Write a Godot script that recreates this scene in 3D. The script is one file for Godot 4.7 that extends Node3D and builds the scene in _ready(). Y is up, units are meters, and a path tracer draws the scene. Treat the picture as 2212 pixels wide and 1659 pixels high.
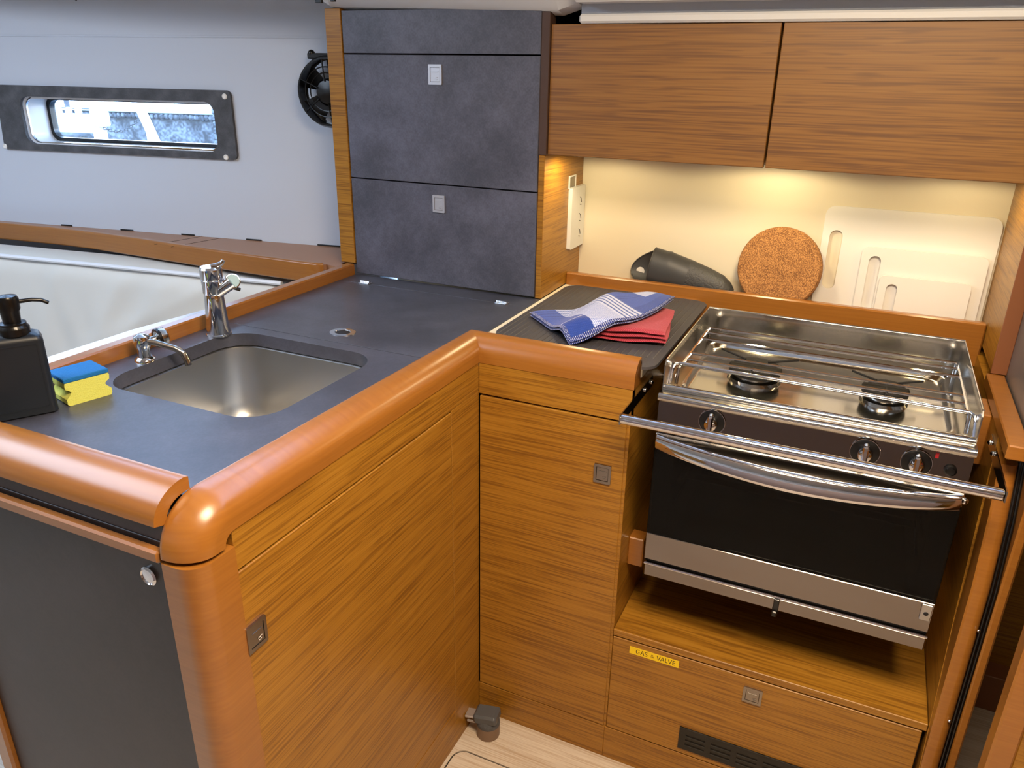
extends Node3D
# A yacht galley: sink peninsula on the left, stove bay on the right, hull side with a portlight behind.

var M := {}
var origin := {}      # node -> place its meshes are measured from
var taken := {}
var rng := RandomNumberGenerator.new()


# ------------------------------------------------------------------ shapes
class S:
	var v := PackedVector3Array()
	var t := PackedInt32Array()
	var uv := PackedVector2Array()
	var sharp := 38.0

	func put(pv: PackedVector3Array, pt: PackedInt32Array, closed := true, puv := PackedVector2Array()) -> S:
		var vol := 0.0
		var k := 0
		if closed:
			var c := Vector3.ZERO
			for p in pv:
				c += p
			c /= max(1, pv.size())
			while k < pt.size():
				vol += (pv[pt[k]] - c).dot((pv[pt[k + 1]] - c).cross(pv[pt[k + 2]] - c))
				k += 3
		var off := v.size()
		v.append_array(pv)
		if puv.size() == pv.size():
			uv.append_array(puv)
		else:
			for p in pv:
				uv.append(Vector2(p.x, p.y))
		k = 0
		while k < pt.size():
			if vol > 0.0:
				t.append_array([pt[k] + off, pt[k + 2] + off, pt[k + 1] + off])
			else:
				t.append_array([pt[k] + off, pt[k + 1] + off, pt[k + 2] + off])
			k += 3
		return self

	func box(lo: Vector3, hi: Vector3, b := 0.0012, T := Transform3D()) -> S:
		var c := (lo + hi) / 2
		var h := ((hi - lo) / 2).abs()
		b = minf(b, minf(h.x, minf(h.y, h.z)) * 0.49)
		var pv := PackedVector3Array()
		for i in 8:
			var s := Vector3(1 if i & 1 else -1, 1 if i & 2 else -1, 1 if i & 4 else -1)
			pv.append(T * (c + s * Vector3(h.x, h.y - b, h.z - b)))
			pv.append(T * (c + s * Vector3(h.x - b, h.y, h.z - b)))
			pv.append(T * (c + s * Vector3(h.x - b, h.y - b, h.z)))
		var pt := PackedInt32Array()
		var q := func(a: int, d: int, e: int, f: int):
			for tri in [[a, d, e], [a, e, f]]:
				var n: Vector3 = (pv[tri[1]] - pv[tri[0]]).cross(pv[tri[2]] - pv[tri[0]])
				var m: Vector3 = (pv[tri[0]] + pv[tri[1]] + pv[tri[2]]) / 3 - T * c
				if n.dot(m) < 0:
					pt.append_array([tri[0], tri[1], tri[2]])
				else:
					pt.append_array([tri[0], tri[2], tri[1]])
		# faces
		for ax in 3:
			var o1 := [2, 4, 1][ax] as int
			var o2 := [4, 1, 2][ax] as int
			var me := [1, 2, 4][ax] as int
			for side in [0, me]:
				q.call(side * 3 + ax, (side + o1) * 3 + ax, (side + o1 + o2) * 3 + ax, (side + o2) * 3 + ax)
			# edges along axis ax
			var b1 := (ax + 1) % 3
			var b2 := (ax + 2) % 3
			var m1 := [1, 2, 4][b1] as int
			var m2 := [1, 2, 4][b2] as int
			for s1 in [0, m1]:
				for s2 in [0, m2]:
					var i0: int = s1 + s2
					var i1: int = i0 + me
					q.call(i0 * 3 + b1, i1 * 3 + b1, i1 * 3 + b2, i0 * 3 + b2)
		for i in 8:
			var n2: Vector3 = (pv[i * 3 + 1] - pv[i * 3]).cross(pv[i * 3 + 2] - pv[i * 3])
			if n2.dot(pv[i * 3] - T * c) < 0:
				pt.append_array([i * 3, i * 3 + 1, i * 3 + 2])
			else:
				pt.append_array([i * 3, i * 3 + 2, i * 3 + 1])
		return put(pv, pt, false)

	# polygon in x, y pushed along z from 0 to depth, then placed by T
	func prism(poly: PackedVector2Array, depth: float, T := Transform3D()) -> S:
		var n := poly.size()
		var tri := Geometry2D.triangulate_polygon(poly)
		var area := 0.0
		for i in n:
			area += poly[i].cross(poly[(i + 1) % n])
		var pv := PackedVector3Array()
		for z in [0.0, depth]:
			for p in poly:
				pv.append(T * Vector3(p.x, p.y, z))
		var pt := PackedInt32Array()
		var k := 0
		while k < tri.size():
			var a := tri[k]
			var b := tri[k + 1]
			var c := tri[k + 2]
			if (poly[b] - poly[a]).cross(poly[c] - poly[a]) < 0:
				var sw := b
				b = c
				c = sw
			pt.append_array([a + n, b + n, c + n, a, c, b])
			k += 3
		for i in n:
			var j := (i + 1) % n
			if area > 0:
				pt.append_array([i, j, j + n, i, j + n, i + n])
			else:
				pt.append_array([i, j + n, j, i, i + n, j + n])
		return put(pv, pt)

	func tube(pts: Array, r, seg := 12, loop := false) -> S:
		var n := pts.size()
		var pv := PackedVector3Array()
		var pt := PackedInt32Array()
		var up := Vector3.UP
		for i in n:
			var a: Vector3 = pts[(i - 1 + n) % n] if loop or i > 0 else pts[i]
			var b: Vector3 = pts[(i + 1) % n] if loop or i < n - 1 else pts[i]
			var d := (b - a).normalized()
			if i == 0:
				up = Vector3.UP if absf(d.y) < 0.9 else Vector3.RIGHT
			up = (up - d * up.dot(d)).normalized()
			var side := d.cross(up)
			var rr: float = r[i] if r is Array else r
			for k in seg:
				var g := TAU * k / seg
				pv.append(pts[i] + (up * cos(g) + side * sin(g)) * rr)
		var rings := n if loop else n - 1
		for i in rings:
			var j := (i + 1) % n
			for k in seg:
				var k2 := (k + 1) % seg
				pt.append_array([i * seg + k, i * seg + k2, j * seg + k2, i * seg + k, j * seg + k2, j * seg + k])
		if not loop:
			pv.append(pts[0])
			pv.append(pts[n - 1])
			for k in seg:
				var k2 := (k + 1) % seg
				pt.append_array([n * seg, k2, k, n * seg + 1, (n - 1) * seg + k, (n - 1) * seg + k2])
		return put(pv, pt)

	# profile of (radius, height) points turned about y
	func lathe(prof: Array, T := Transform3D(), seg := 28, closed := true) -> S:
		var n := prof.size()
		var pv := PackedVector3Array()
		var pt := PackedInt32Array()
		for p in prof:
			for k in seg:
				var g := TAU * k / seg
				pv.append(T * Vector3(p.x * cos(g), p.y, p.x * sin(g)))
		for i in n - 1:
			for k in seg:
				var k2 := (k + 1) % seg
				pt.append_array([i * seg + k, i * seg + k2, (i + 1) * seg + k2, i * seg + k, (i + 1) * seg + k2, (i + 1) * seg + k])
		if closed:
			pv.append(T * Vector3(0, prof[0].y, 0))
			pv.append(T * Vector3(0, prof[n - 1].y, 0))
			for k in seg:
				var k2 := (k + 1) % seg
				pt.append_array([n * seg, k2, k, n * seg + 1, (n - 1) * seg + k, (n - 1) * seg + k2])
		return put(pv, pt, closed)

	# closed profile (x, y) carried through frames, with ends
	func sweep(prof: PackedVector2Array, frames: Array) -> S:
		var n := prof.size()
		var pv := PackedVector3Array()
		var pt := PackedInt32Array()
		for f in frames:
			for p in prof:
				pv.append(f * Vector3(p.x, p.y, 0))
		for i in frames.size() - 1:
			for k in n:
				var k2 := (k + 1) % n
				pt.append_array([i * n + k, i * n + k2, (i + 1) * n + k2, i * n + k, (i + 1) * n + k2, (i + 1) * n + k])
		var tri := Geometry2D.triangulate_polygon(prof)
		var q := 0
		var last := (frames.size() - 1) * n
		var area := 0.0
		for i in n:
			area += prof[i].cross(prof[(i + 1) % n])
		while q < tri.size():
			var a := tri[q]
			var b := tri[q + 1]
			var c := tri[q + 2]
			if (prof[b] - prof[a]).cross(prof[c] - prof[a]) * area < 0:
				var sw := b
				b = c
				c = sw
			pt.append_array([a, c, b, last + a, last + b, last + c])
			q += 3
		return put(pv, pt)

	# rows of points; a sheet, or a slab when lower rows are given
	func sheet(rows: Array, low := [], uvs := []) -> S:
		var m: int = rows[0].size()
		var n := rows.size()
		var pv := PackedVector3Array()
		var pu := PackedVector2Array()
		var pt := PackedInt32Array()
		for side in ([rows, low] if low.size() else [rows]):
			for i in n:
				for k in m:
					pv.append(side[i][k])
					pu.append(uvs[i][k] if uvs.size() else Vector2(float(k) / (m - 1), float(i) / (n - 1)))
		var o := n * m
		for i in n - 1:
			for k in m - 1:
				var a := i * m + k
				pt.append_array([a, a + 1, a + m + 1, a, a + m + 1, a + m])
				if low.size():
					pt.append_array([o + a, o + a + m + 1, o + a + 1, o + a, o + a + m, o + a + m + 1])
		if low.size():
			var rim := PackedInt32Array()
			for k in m - 1:
				rim.append(k)
			for i in n - 1:
				rim.append(i * m + m - 1)
			for k in m - 1:
				rim.append((n - 1) * m + m - 1 - k)
			for i in n - 1:
				rim.append((n - 1 - i) * m)
			for k in rim.size():
				var a := rim[k]
				var b := rim[(k + 1) % rim.size()]
				pt.append_array([a, o + a, o + b, a, o + b, b])
		return put(pv, pt, low.size() > 0, pu)

	# ring between two loops of equal count, thickness from z = 0 to depth
	func ring(outer: PackedVector2Array, inner: PackedVector2Array, depth: float, T := Transform3D()) -> S:
		var n := outer.size()
		var pv := PackedVector3Array()
		for z in [0.0, depth]:
			for lp in [outer, inner]:
				for p in lp:
					pv.append(T * Vector3(p.x, p.y, z))
		var pt := PackedInt32Array()
		for i in n:
			var j := (i + 1) % n
			pt.append_array([i, n + j, j, i, n + i, n + j])
			pt.append_array([2 * n + i, 2 * n + j, 3 * n + j, 2 * n + i, 3 * n + j, 3 * n + i])
			pt.append_array([i, j, 2 * n + j, i, 2 * n + j, 2 * n + i])
			pt.append_array([n + i, 3 * n + j, n + j, n + i, 3 * n + i, 3 * n + j])
		return put(pv, pt)

	func ball(c: Vector3, r: float, squash := Vector3.ONE, seg := 16) -> S:
		var prof := []
		for i in 9:
			var g := -PI / 2 + PI * i / 8.0
			prof.append(Vector2(cos(g) * r + 0.00001, sin(g) * r))
		return lathe(prof, Transform3D(Basis.from_scale(squash), c), seg)

	func mesh(off := Vector3.ZERO) -> ArrayMesh:
		var nt := t.size() / 3
		var fn := PackedVector3Array()
		var un := PackedVector3Array()
		fn.resize(nt)
		un.resize(nt)
		var ids := PackedInt32Array()
		ids.resize(v.size())
		var key := {}
		var lists := []
		for i in v.size():
			var k := Vector3i((v[i] * 50000.0).round())
			if not key.has(k):
				key[k] = lists.size()
				lists.append(PackedInt32Array())
			ids[i] = key[k]
		for i in nt:
			var a := v[t[i * 3]]
			var n := (v[t[i * 3 + 2]] - a).cross(v[t[i * 3 + 1]] - a)
			fn[i] = n
			un[i] = n.normalized()
			for k in 3:
				lists[ids[t[i * 3 + k]]].append(i)
		var lim := cos(deg_to_rad(sharp))
		var ov := PackedVector3Array()
		var on := PackedVector3Array()
		var ou := PackedVector2Array()
		for i in nt:
			if fn[i].length_squared() < 1e-22:
				continue
			for k in 3:
				var p := t[i * 3 + k]
				var n := Vector3.ZERO
				for j in lists[ids[p]]:
					if un[j].dot(un[i]) > lim:
						n += fn[j]
				ov.append(v[p] - off)
				on.append(n.normalized())
				ou.append(uv[p])
		var arr := []
		arr.resize(Mesh.ARRAY_MAX)
		arr[Mesh.ARRAY_VERTEX] = ov
		arr[Mesh.ARRAY_NORMAL] = on
		arr[Mesh.ARRAY_TEX_UV] = ou
		var m := ArrayMesh.new()
		m.add_surface_from_arrays(Mesh.PRIMITIVE_TRIANGLES, arr)
		return m


static func rrect(lo: Vector2, hi: Vector2, r: float, n := 6) -> PackedVector2Array:
	var out := PackedVector2Array()
	var cs := [Vector2(hi.x - r, hi.y - r), Vector2(lo.x + r, hi.y - r), Vector2(lo.x + r, lo.y + r), Vector2(hi.x - r, lo.y + r)]
	for q in 4:
		for i in n + 1:
			var g := PI / 2 * (q + float(i) / n)
			out.append(cs[q] + Vector2(cos(g), sin(g)) * r)
	return out


static func rect_for(lo: Vector2, hi: Vector2, n := 6) -> PackedVector2Array:   # a sharp rectangle with as many points as rrect
	return rrect(lo, hi, 0.0, n)


static func along(a: Vector3, b: Vector3) -> Transform3D:      # y axis from a towards b
	var y := (b - a).normalized()
	var x := (Vector3.UP if absf(y.y) < 0.9 else Vector3.RIGHT).cross(y).normalized()
	return Transform3D(Basis(x, y, x.cross(y)), a)


static func faceX(x: float) -> Transform3D:   # polygon (z reversed, y) on a plane that looks along +x: polygon x runs towards -z
	return Transform3D(Basis(Vector3(0, 0, -1), Vector3(0, 1, 0), Vector3(1, 0, 0)), Vector3(x, 0, 0))


static func flatY(y: float) -> Transform3D:   # polygon (x, -z) lying level, pushed upwards
	return Transform3D(Basis(Vector3(1, 0, 0), Vector3(0, 0, -1), Vector3(0, 1, 0)), Vector3(0, y, 0))


# ------------------------------------------------------------------ objects
func named(called: String) -> String:
	if not taken.has(called):
		taken[called] = 0
		return called
	taken[called] += 1
	return "%s_%03d" % [called, taken[called]]


func tag(o: Node, label := "", category := "", group := "", kind := "") -> void:
	if label: o.set_meta("label", label)
	if category: o.set_meta("category", category)
	if group: o.set_meta("group", group)
	if kind: o.set_meta("kind", kind)


func thing(called: String, label: String, category: String, at: Vector3, group := "") -> Node3D:
	var o := Node3D.new()
	o.name = named(called)
	add_child(o)
	o.position = at
	origin[o] = at
	tag(o, label, category, group)
	return o


func part(called: String, s: S, m: Material, parent: Node, label := "") -> MeshInstance3D:
	var o := MeshInstance3D.new()
	o.name = called
	o.mesh = s.mesh(origin.get(parent, Vector3.ZERO))
	o.material_override = m
	parent.add_child(o, true)
	origin[o] = origin.get(parent, Vector3.ZERO)
	if label: tag(o, label)
	return o


func single(called: String, s: S, m: Material, label: String, category: String, at: Vector3, group := "") -> MeshInstance3D:
	var o := MeshInstance3D.new()
	o.name = named(called)
	o.mesh = s.mesh(at)
	o.material_override = m
	add_child(o)
	o.position = at
	origin[o] = at
	tag(o, label, category, group)
	return o


func struct(called: String, s: S, m: Material, label: String) -> MeshInstance3D:
	var o := MeshInstance3D.new()
	o.name = called
	o.mesh = s.mesh()
	o.material_override = m
	add_child(o, true)
	origin[o] = Vector3.ZERO
	tag(o, label, "", "", "structure")
	return o


# ------------------------------------------------------------------ textures and materials
func layer(nu: int, nv: int, w: int, h: int) -> PackedByteArray:   # smooth random values that repeat at the edges
	var b := PackedByteArray()
	b.resize((nu + 4) * (nv + 4))
	var base := PackedByteArray()
	base.resize(nu * nv)
	for i in nu * nv:
		base[i] = rng.randi() & 255
	for j in nv + 4:
		for i in nu + 4:
			b[j * (nu + 4) + i] = base[((j + nv - 2) % nv) * nu + (i + nu - 2) % nu]
	var im := Image.create_from_data(nu + 4, nv + 4, false, Image.FORMAT_L8, b)
	var cx := float(w) / nu
	var cy := float(h) / nv
	im.resize(int(round(w + 4 * cx)), int(round(h + 4 * cy)), Image.INTERPOLATE_CUBIC)
	return im.get_region(Rect2i(int(round(2 * cx)), int(round(2 * cy)), w, h)).get_data()


func tex(im: Image) -> ImageTexture:
	return ImageTexture.create_from_image(im)


func grain(w: int, h: int, dark: Color, mid: Color, light: Color, fine := 1.0, pores := 1.0) -> ImageTexture:
	var a := layer(4, h / 46, w, h)
	var b := layer(8, h / 9, w, h)
	var c := layer(16, h / 2, w, h)
	var d := layer(24, h / 4, w, h)
	var out := PackedByteArray()
	out.resize(w * h * 3)
	var k := 0
	for i in w * h:
		var g := (a[i] * 0.14 + b[i] * 0.26 * fine + c[i] * 0.60 * fine) / (255.0 * (0.14 + 0.86 * fine))
		var p := clampf((d[i] - 188) / 60.0, 0.0, 1.0) * pores
		g = clampf((g - 0.5) * 1.25 + 0.5, 0.0, 1.0)
		var col := dark.lerp(mid, g * 2.0) if g < 0.5 else mid.lerp(light, g * 2.0 - 1.0)
		col = col.lerp(dark, p * 0.6)
		out[k] = int(col.r * 255)
		out[k + 1] = int(col.g * 255)
		out[k + 2] = int(col.b * 255)
		k += 3
	return tex(Image.create_from_data(w, h, false, Image.FORMAT_RGB8, out))


func blotch(size: int, cells: Array, gains: Array, lo: Color, hi: Color) -> ImageTexture:
	var ls := []
	for c in cells:
		ls.append(layer(c, c, size, size))
	var out := PackedByteArray()
	out.resize(size * size * 3)
	var total := 0.0
	for g in gains:
		total += g
	for i in size * size:
		var s := 0.0
		for q in ls.size():
			s += ls[q][i] * gains[q]
		var col := lo.lerp(hi, clampf((s / (255.0 * total) - 0.5) * 1.8 + 0.5, 0, 1))
		out[i * 3] = int(col.r * 255)
		out[i * 3 + 1] = int(col.g * 255)
		out[i * 3 + 2] = int(col.b * 255)
	return tex(Image.create_from_data(size, size, false, Image.FORMAT_RGB8, out))


func mat(col: Color, rough := 0.5, metal := 0.0, t: Texture2D = null, scale := Vector3.ONE, world := true) -> StandardMaterial3D:
	var m := StandardMaterial3D.new()
	m.albedo_color = col
	m.roughness = rough
	m.metallic = metal
	if t:
		m.albedo_texture = t
		m.uv1_triplanar = true
		m.uv1_world_triplanar = world
		m.uv1_triplanar_sharpness = 12.0
		m.uv1_scale = scale
	return m


func relief(m: StandardMaterial3D, t: Texture2D, cm: float) -> StandardMaterial3D:
	m.heightmap_enabled = true
	m.heightmap_texture = t
	m.heightmap_scale = cm
	return m


func materials() -> void:
	var veneer := grain(1024, 1024, Color(0.45, 0.29, 0.085), Color(0.60, 0.415, 0.125), Color(0.65, 0.465, 0.165))
	var pale := grain(768, 768, Color(0.68, 0.60, 0.51), Color(0.77, 0.72, 0.66), Color(0.82, 0.78, 0.72), 0.6, 0.4)
	var solid := grain(512, 512, Color(0.55, 0.345, 0.125), Color(0.58, 0.37, 0.14), Color(0.61, 0.395, 0.155), 0.4, 0.12)
	var slate := blotch(512, [5, 14, 60, 250], [0.9, 0.6, 0.35, 0.5], Color(0.235, 0.24, 0.255), Color(0.34, 0.345, 0.365))
	var cork := blotch(512, [10, 90, 200], [0.2, 0.9, 0.7], Color(0.40, 0.25, 0.12), Color(0.78, 0.56, 0.33))
	var bumpy := blotch(256, [40, 120], [0.8, 0.6], Color(0, 0, 0), Color(1, 1, 1))
	var tiny := blotch(256, [128], [1.0], Color(0, 0, 0), Color(1, 1, 1))
	var gs := Vector3(0.75, 1.5, 0.75)
	M.veneer = mat(Color(1, 1, 1), 0.36, 0.0, veneer, gs)
	M.veneer.uv1_offset = Vector3(0.31, 0.13, 0.57)
	M.veneer_cool_lit = mat(Color(0.86, 0.84, 0.97), 0.46, 0.0, veneer, Vector3(0.7, 1.3, 0.7))  # same veneer, its tint imitating cooler, weaker light on the overhead doors
	M.veneer_cool_lit.metallic_specular = 0.6
	M.veneer_cool_lit.uv1_offset = Vector3(0.72, 0.4, 0.2)
	M.wood = mat(Color(1, 1, 1), 0.30, 0.0, solid, Vector3(1.0, 2.0, 1.0))
	M.wood.clearcoat_enabled = true
	M.wood.clearcoat = 0.5
	M.wood.clearcoat_roughness = 0.26
	M.edge = mat(Color(0.50, 0.31, 0.19), 0.45)
	M.reveal = mat(Color(0.27, 0.19, 0.15), 0.5)
	M.gap = mat(Color(0.05, 0.03, 0.02), 0.9)
	M.floorwood = mat(Color(1, 1, 1), 0.4, 0.0, pale, Vector3(0.9, 1.2, 1.8))
	M.slate = mat(Color(0.90, 0.91, 1.0), 0.38, 0.0, slate, Vector3(1.7, 1.7, 1.7))
	M.slate_cool_lit = mat(Color(1.08, 1.09, 1.2), 0.42, 0.0, slate, Vector3(1.7, 1.7, 1.7))  # same slate, lightened and blued to imitate cool light on the tower
	M.slate.metallic_specular = 0.85
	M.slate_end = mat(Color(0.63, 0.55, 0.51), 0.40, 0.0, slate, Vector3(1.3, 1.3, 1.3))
	M.liner = mat(Color(0.75, 0.775, 0.82), 0.6)
	M.white = mat(Color(0.86, 0.86, 0.85), 0.42)
	M.moulding = mat(Color(0.84, 0.85, 0.86), 0.35)
	M.cream = mat(Color(0.87, 0.83, 0.74), 0.5)
	M.gasket = relief(mat(Color(1, 1, 1), 0.75, 0.0, slate, Vector3(6, 6, 6)), tiny, 0.02)
	M.chrome = mat(Color(0.86, 0.86, 0.87), 0.06, 1.0)
	M.steel = mat(Color(0.72, 0.71, 0.69), 0.16, 1.0)
	M.strip = mat(Color(0.52, 0.49, 0.47), 0.10, 1.0)
	M.brushed = mat(Color(0.74, 0.74, 0.735), 0.36, 1.0)
	M.nickel = mat(Color(0.60, 0.57, 0.54), 0.27, 1.0)
	M.bright = mat(Color(0.80, 0.80, 0.82), 0.45, 0.85)
	M.black = mat(Color(0.035, 0.035, 0.04), 0.28)
	M.black_matte = mat(Color(0.06, 0.06, 0.065), 0.6)
	M.iron = relief(mat(Color(0.05, 0.045, 0.042), 0.75), bumpy, 0.03)
	M.iron.uv1_triplanar = true
	M.iron.uv1_scale = Vector3(8, 8, 8)
	M.grille = mat(Color(0.10, 0.09, 0.075), 0.6)
	M.soap = mat(Color(0.075, 0.105, 0.145), 0.42)
	M.mat = relief(mat(Color(0.25, 0.245, 0.265), 0.55), tiny, 0.01)
	M.mat.uv1_triplanar = true
	M.mat.uv1_scale = Vector3(9, 9, 9)
	M.silicone = relief(mat(Color(0.23, 0.23, 0.235), 0.5), bumpy, 0.06)
	M.silicone.uv1_triplanar = true
	M.silicone.uv1_scale = Vector3(9, 9, 9)
	M.silicone_smooth = mat(Color(0.23, 0.23, 0.235), 0.42)
	M.cork = relief(mat(Color(1, 1, 1), 0.85, 0.0, cork, Vector3(8, 8, 8)), cork, 0.02)
	M.board = mat(Color(0.90, 0.89, 0.87), 0.38)
	M.foam = relief(mat(Color(0.82, 0.83, 0.40), 0.9), tiny, 0.03)
	M.foam.uv1_triplanar = true
	M.foam.uv1_scale = Vector3(10, 10, 10)
	M.scour = relief(mat(Color(0.02, 0.40, 0.66), 0.85), bumpy, 0.05)
	M.scour.uv1_triplanar = true
	M.scour.uv1_scale = Vector3(12, 12, 12)
	M.leather = mat(Color(0.80, 0.80, 0.78), 0.55)
	M.piping = mat(Color(0.86, 0.88, 0.91), 0.5)
	M.yellow = mat(Color(0.93, 0.80, 0.06), 0.5)
	M.ink = mat(Color(0.13, 0.06, 0.02), 0.6)
	M.faint = mat(Color(0.52, 0.40, 0.04), 0.6)
	M.dark_panel = mat(Color(0.42, 0.41, 0.41), 0.33)
	M.pedal = mat(Color(0.30, 0.31, 0.33), 0.4)
	M.added_block_grey = mat(Color(0.46, 0.42, 0.42), 0.6)  # grey of the unseen block, chosen for what the steel mirrors
	M.shelf = mat(Color(0.60, 0.44, 0.33), 0.4, 0.0, solid, Vector3(1.0, 2.0, 1.0))
	M.shelf.albedo_texture = null
	M.seal = mat(Color(0.02, 0.02, 0.02), 0.4)
	M.glass = StandardMaterial3D.new()
	M.glass.transparency = BaseMaterial3D.TRANSPARENCY_ALPHA
	M.glass.albedo_color = Color(0.85, 0.92, 0.96, 0.08)
	M.glass.roughness = 0.03
	M.ovenglass = StandardMaterial3D.new()
	M.ovenglass.transparency = BaseMaterial3D.TRANSPARENCY_ALPHA
	M.ovenglass.albedo_color = Color(0.006, 0.006, 0.007, 0.72)
	M.ovenglass.roughness = 0.03
	M.ovenglass.metallic_specular = 0.25
	M.bulb = mat(Color(1, 0.9, 0.75), 0.4)
	M.bulb.emission_enabled = true
	M.bulb.emission = Color(1.0, 0.80, 0.50)
	M.bulb.emission_energy_multiplier = 3.0
	M.panel_glow = mat(Color(1, 1, 1), 0.5)
	M.panel_glow.emission_enabled = true
	M.panel_glow.emission = Color(0.92, 0.95, 1.0)
	M.panel_glow.emission_energy_multiplier = 2.0
	M.aqua = mat(Color(0.50, 0.66, 0.72), 0.4)
	M.towel_blue = mat(Color(1, 1, 1), 0.95)
	M.towel_blue.albedo_texture = towel_picture(false)
	M.towel_blue.rim_enabled = true
	M.towel_blue.rim = 0.3
	relief(M.towel_blue, weave(), 0.09)
	M.towel_red = mat(Color(1, 1, 1), 0.95)
	M.towel_red.albedo_texture = towel_picture(true)
	M.towel_red.rim_enabled = true
	M.towel_red.rim = 0.3
	relief(M.towel_red, weave(), 0.09)
	M.boat = mat(Color(0.88, 0.89, 0.90), 0.4)
	M.stone = mat(Color(1, 1, 1), 0.9, 0.0, blotch(256, [12, 50], [0.7, 0.6], Color(0.16, 0.18, 0.20), Color(0.42, 0.45, 0.48)), Vector3(0.8, 0.8, 0.8))
	M.foamwater = mat(Color(0.72, 0.78, 0.82), 0.6)
	M.water = relief(mat(Color(0.17, 0.25, 0.31), 0.25), bumpy, 3.0)
	M.water.uv1_triplanar = true
	M.water.uv1_world_triplanar = true
	M.water.uv1_scale = Vector3(0.3, 0.3, 0.3)
	M.chain = mat(Color(0.22, 0.23, 0.25), 0.5, 0.6)


func weave() -> ImageTexture:
	var n := 512
	var b := PackedByteArray()
	b.resize(n * n)
	for y in n:
		for x in n:
			var f := sin(x * TAU / 10.6) * sin(y * TAU / 10.6)
			b[y * n + x] = int(clampf(128 + 90 * f + rng.randf_range(-30, 30), 0, 255))
	return tex(Image.create_from_data(n, n, false, Image.FORMAT_L8, b))


func towel_picture(red: bool) -> ImageTexture:
	var n := 512
	var out := PackedByteArray()
	out.resize(n * n * 3)
	var white := Color(0.88, 0.88, 0.93)
	var blue := Color(0.15, 0.26, 0.58)
	var pale := Color(0.24, 0.35, 0.70)
	var navy := Color(0.08, 0.16, 0.46)
	for y in n:
		for x in n:
			var s := float(x) / n
			var t := float(y) / n
			var speck := rng.randf()
			var cell := sin(x * TAU / 10.6) * sin(y * TAU / 10.6)
			var c: Color
			if red:
				c = Color(0.52, 0.05, 0.13).lerp(Color(0.86, 0.38, 0.44), clampf(0.42 + 0.5 * cell + speck * 0.25 - 0.15, 0, 1))
			else:
				var lines := fmod(t * 12.0, 1.0) < 0.22 and t < 0.42 and t > 0.06
				if s < 0.19:
					c = navy.lerp(blue, 0.6) if lines else pale.lerp(blue, speck)
					if t > 0.74: c = blue
					if absf(t - 0.73) < 0.008: c = white
				elif s < 0.42:
					c = white.lerp(pale, clampf(0.34 + 0.5 * cell + (speck - 0.5) * 0.7, 0, 1))
					if lines: c = blue.lerp(white, speck * 0.4)
				elif s < 0.62:
					var band := fmod((s - 0.42) * 25.0, 1.0)
					c = white.lerp(pale, speck * 0.35) if band < 0.62 else blue.lerp(white, speck * 0.3)
				elif s < 0.84:
					c = navy.lerp(blue, 0.5) if lines else pale.lerp(blue, 0.25 + speck * 0.6)
					if t > 0.72: c = blue
				else:
					c = white.lerp(pale, clampf(0.30 + 0.6 * cell + (speck - 0.5) * 0.4, 0, 1))
					if t > 0.45: c = pale.lerp(blue, 0.3 + speck * 0.6)
					if t > 0.70: c = blue
				if t > 0.965 or s < 0.02 or s > 0.985:     # stitched hem
					c = white if fmod((s + t) * 60.0, 1.0) < 0.3 and speck > 0.2 else navy
			var k := (y * n + x) * 3
			out[k] = int(clampf(c.r, 0, 1) * 255)
			out[k + 1] = int(clampf(c.g, 0, 1) * 255)
			out[k + 2] = int(clampf(c.b, 0, 1) * 255)
	return tex(Image.create_from_data(n, n, false, Image.FORMAT_RGB8, out))


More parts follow.
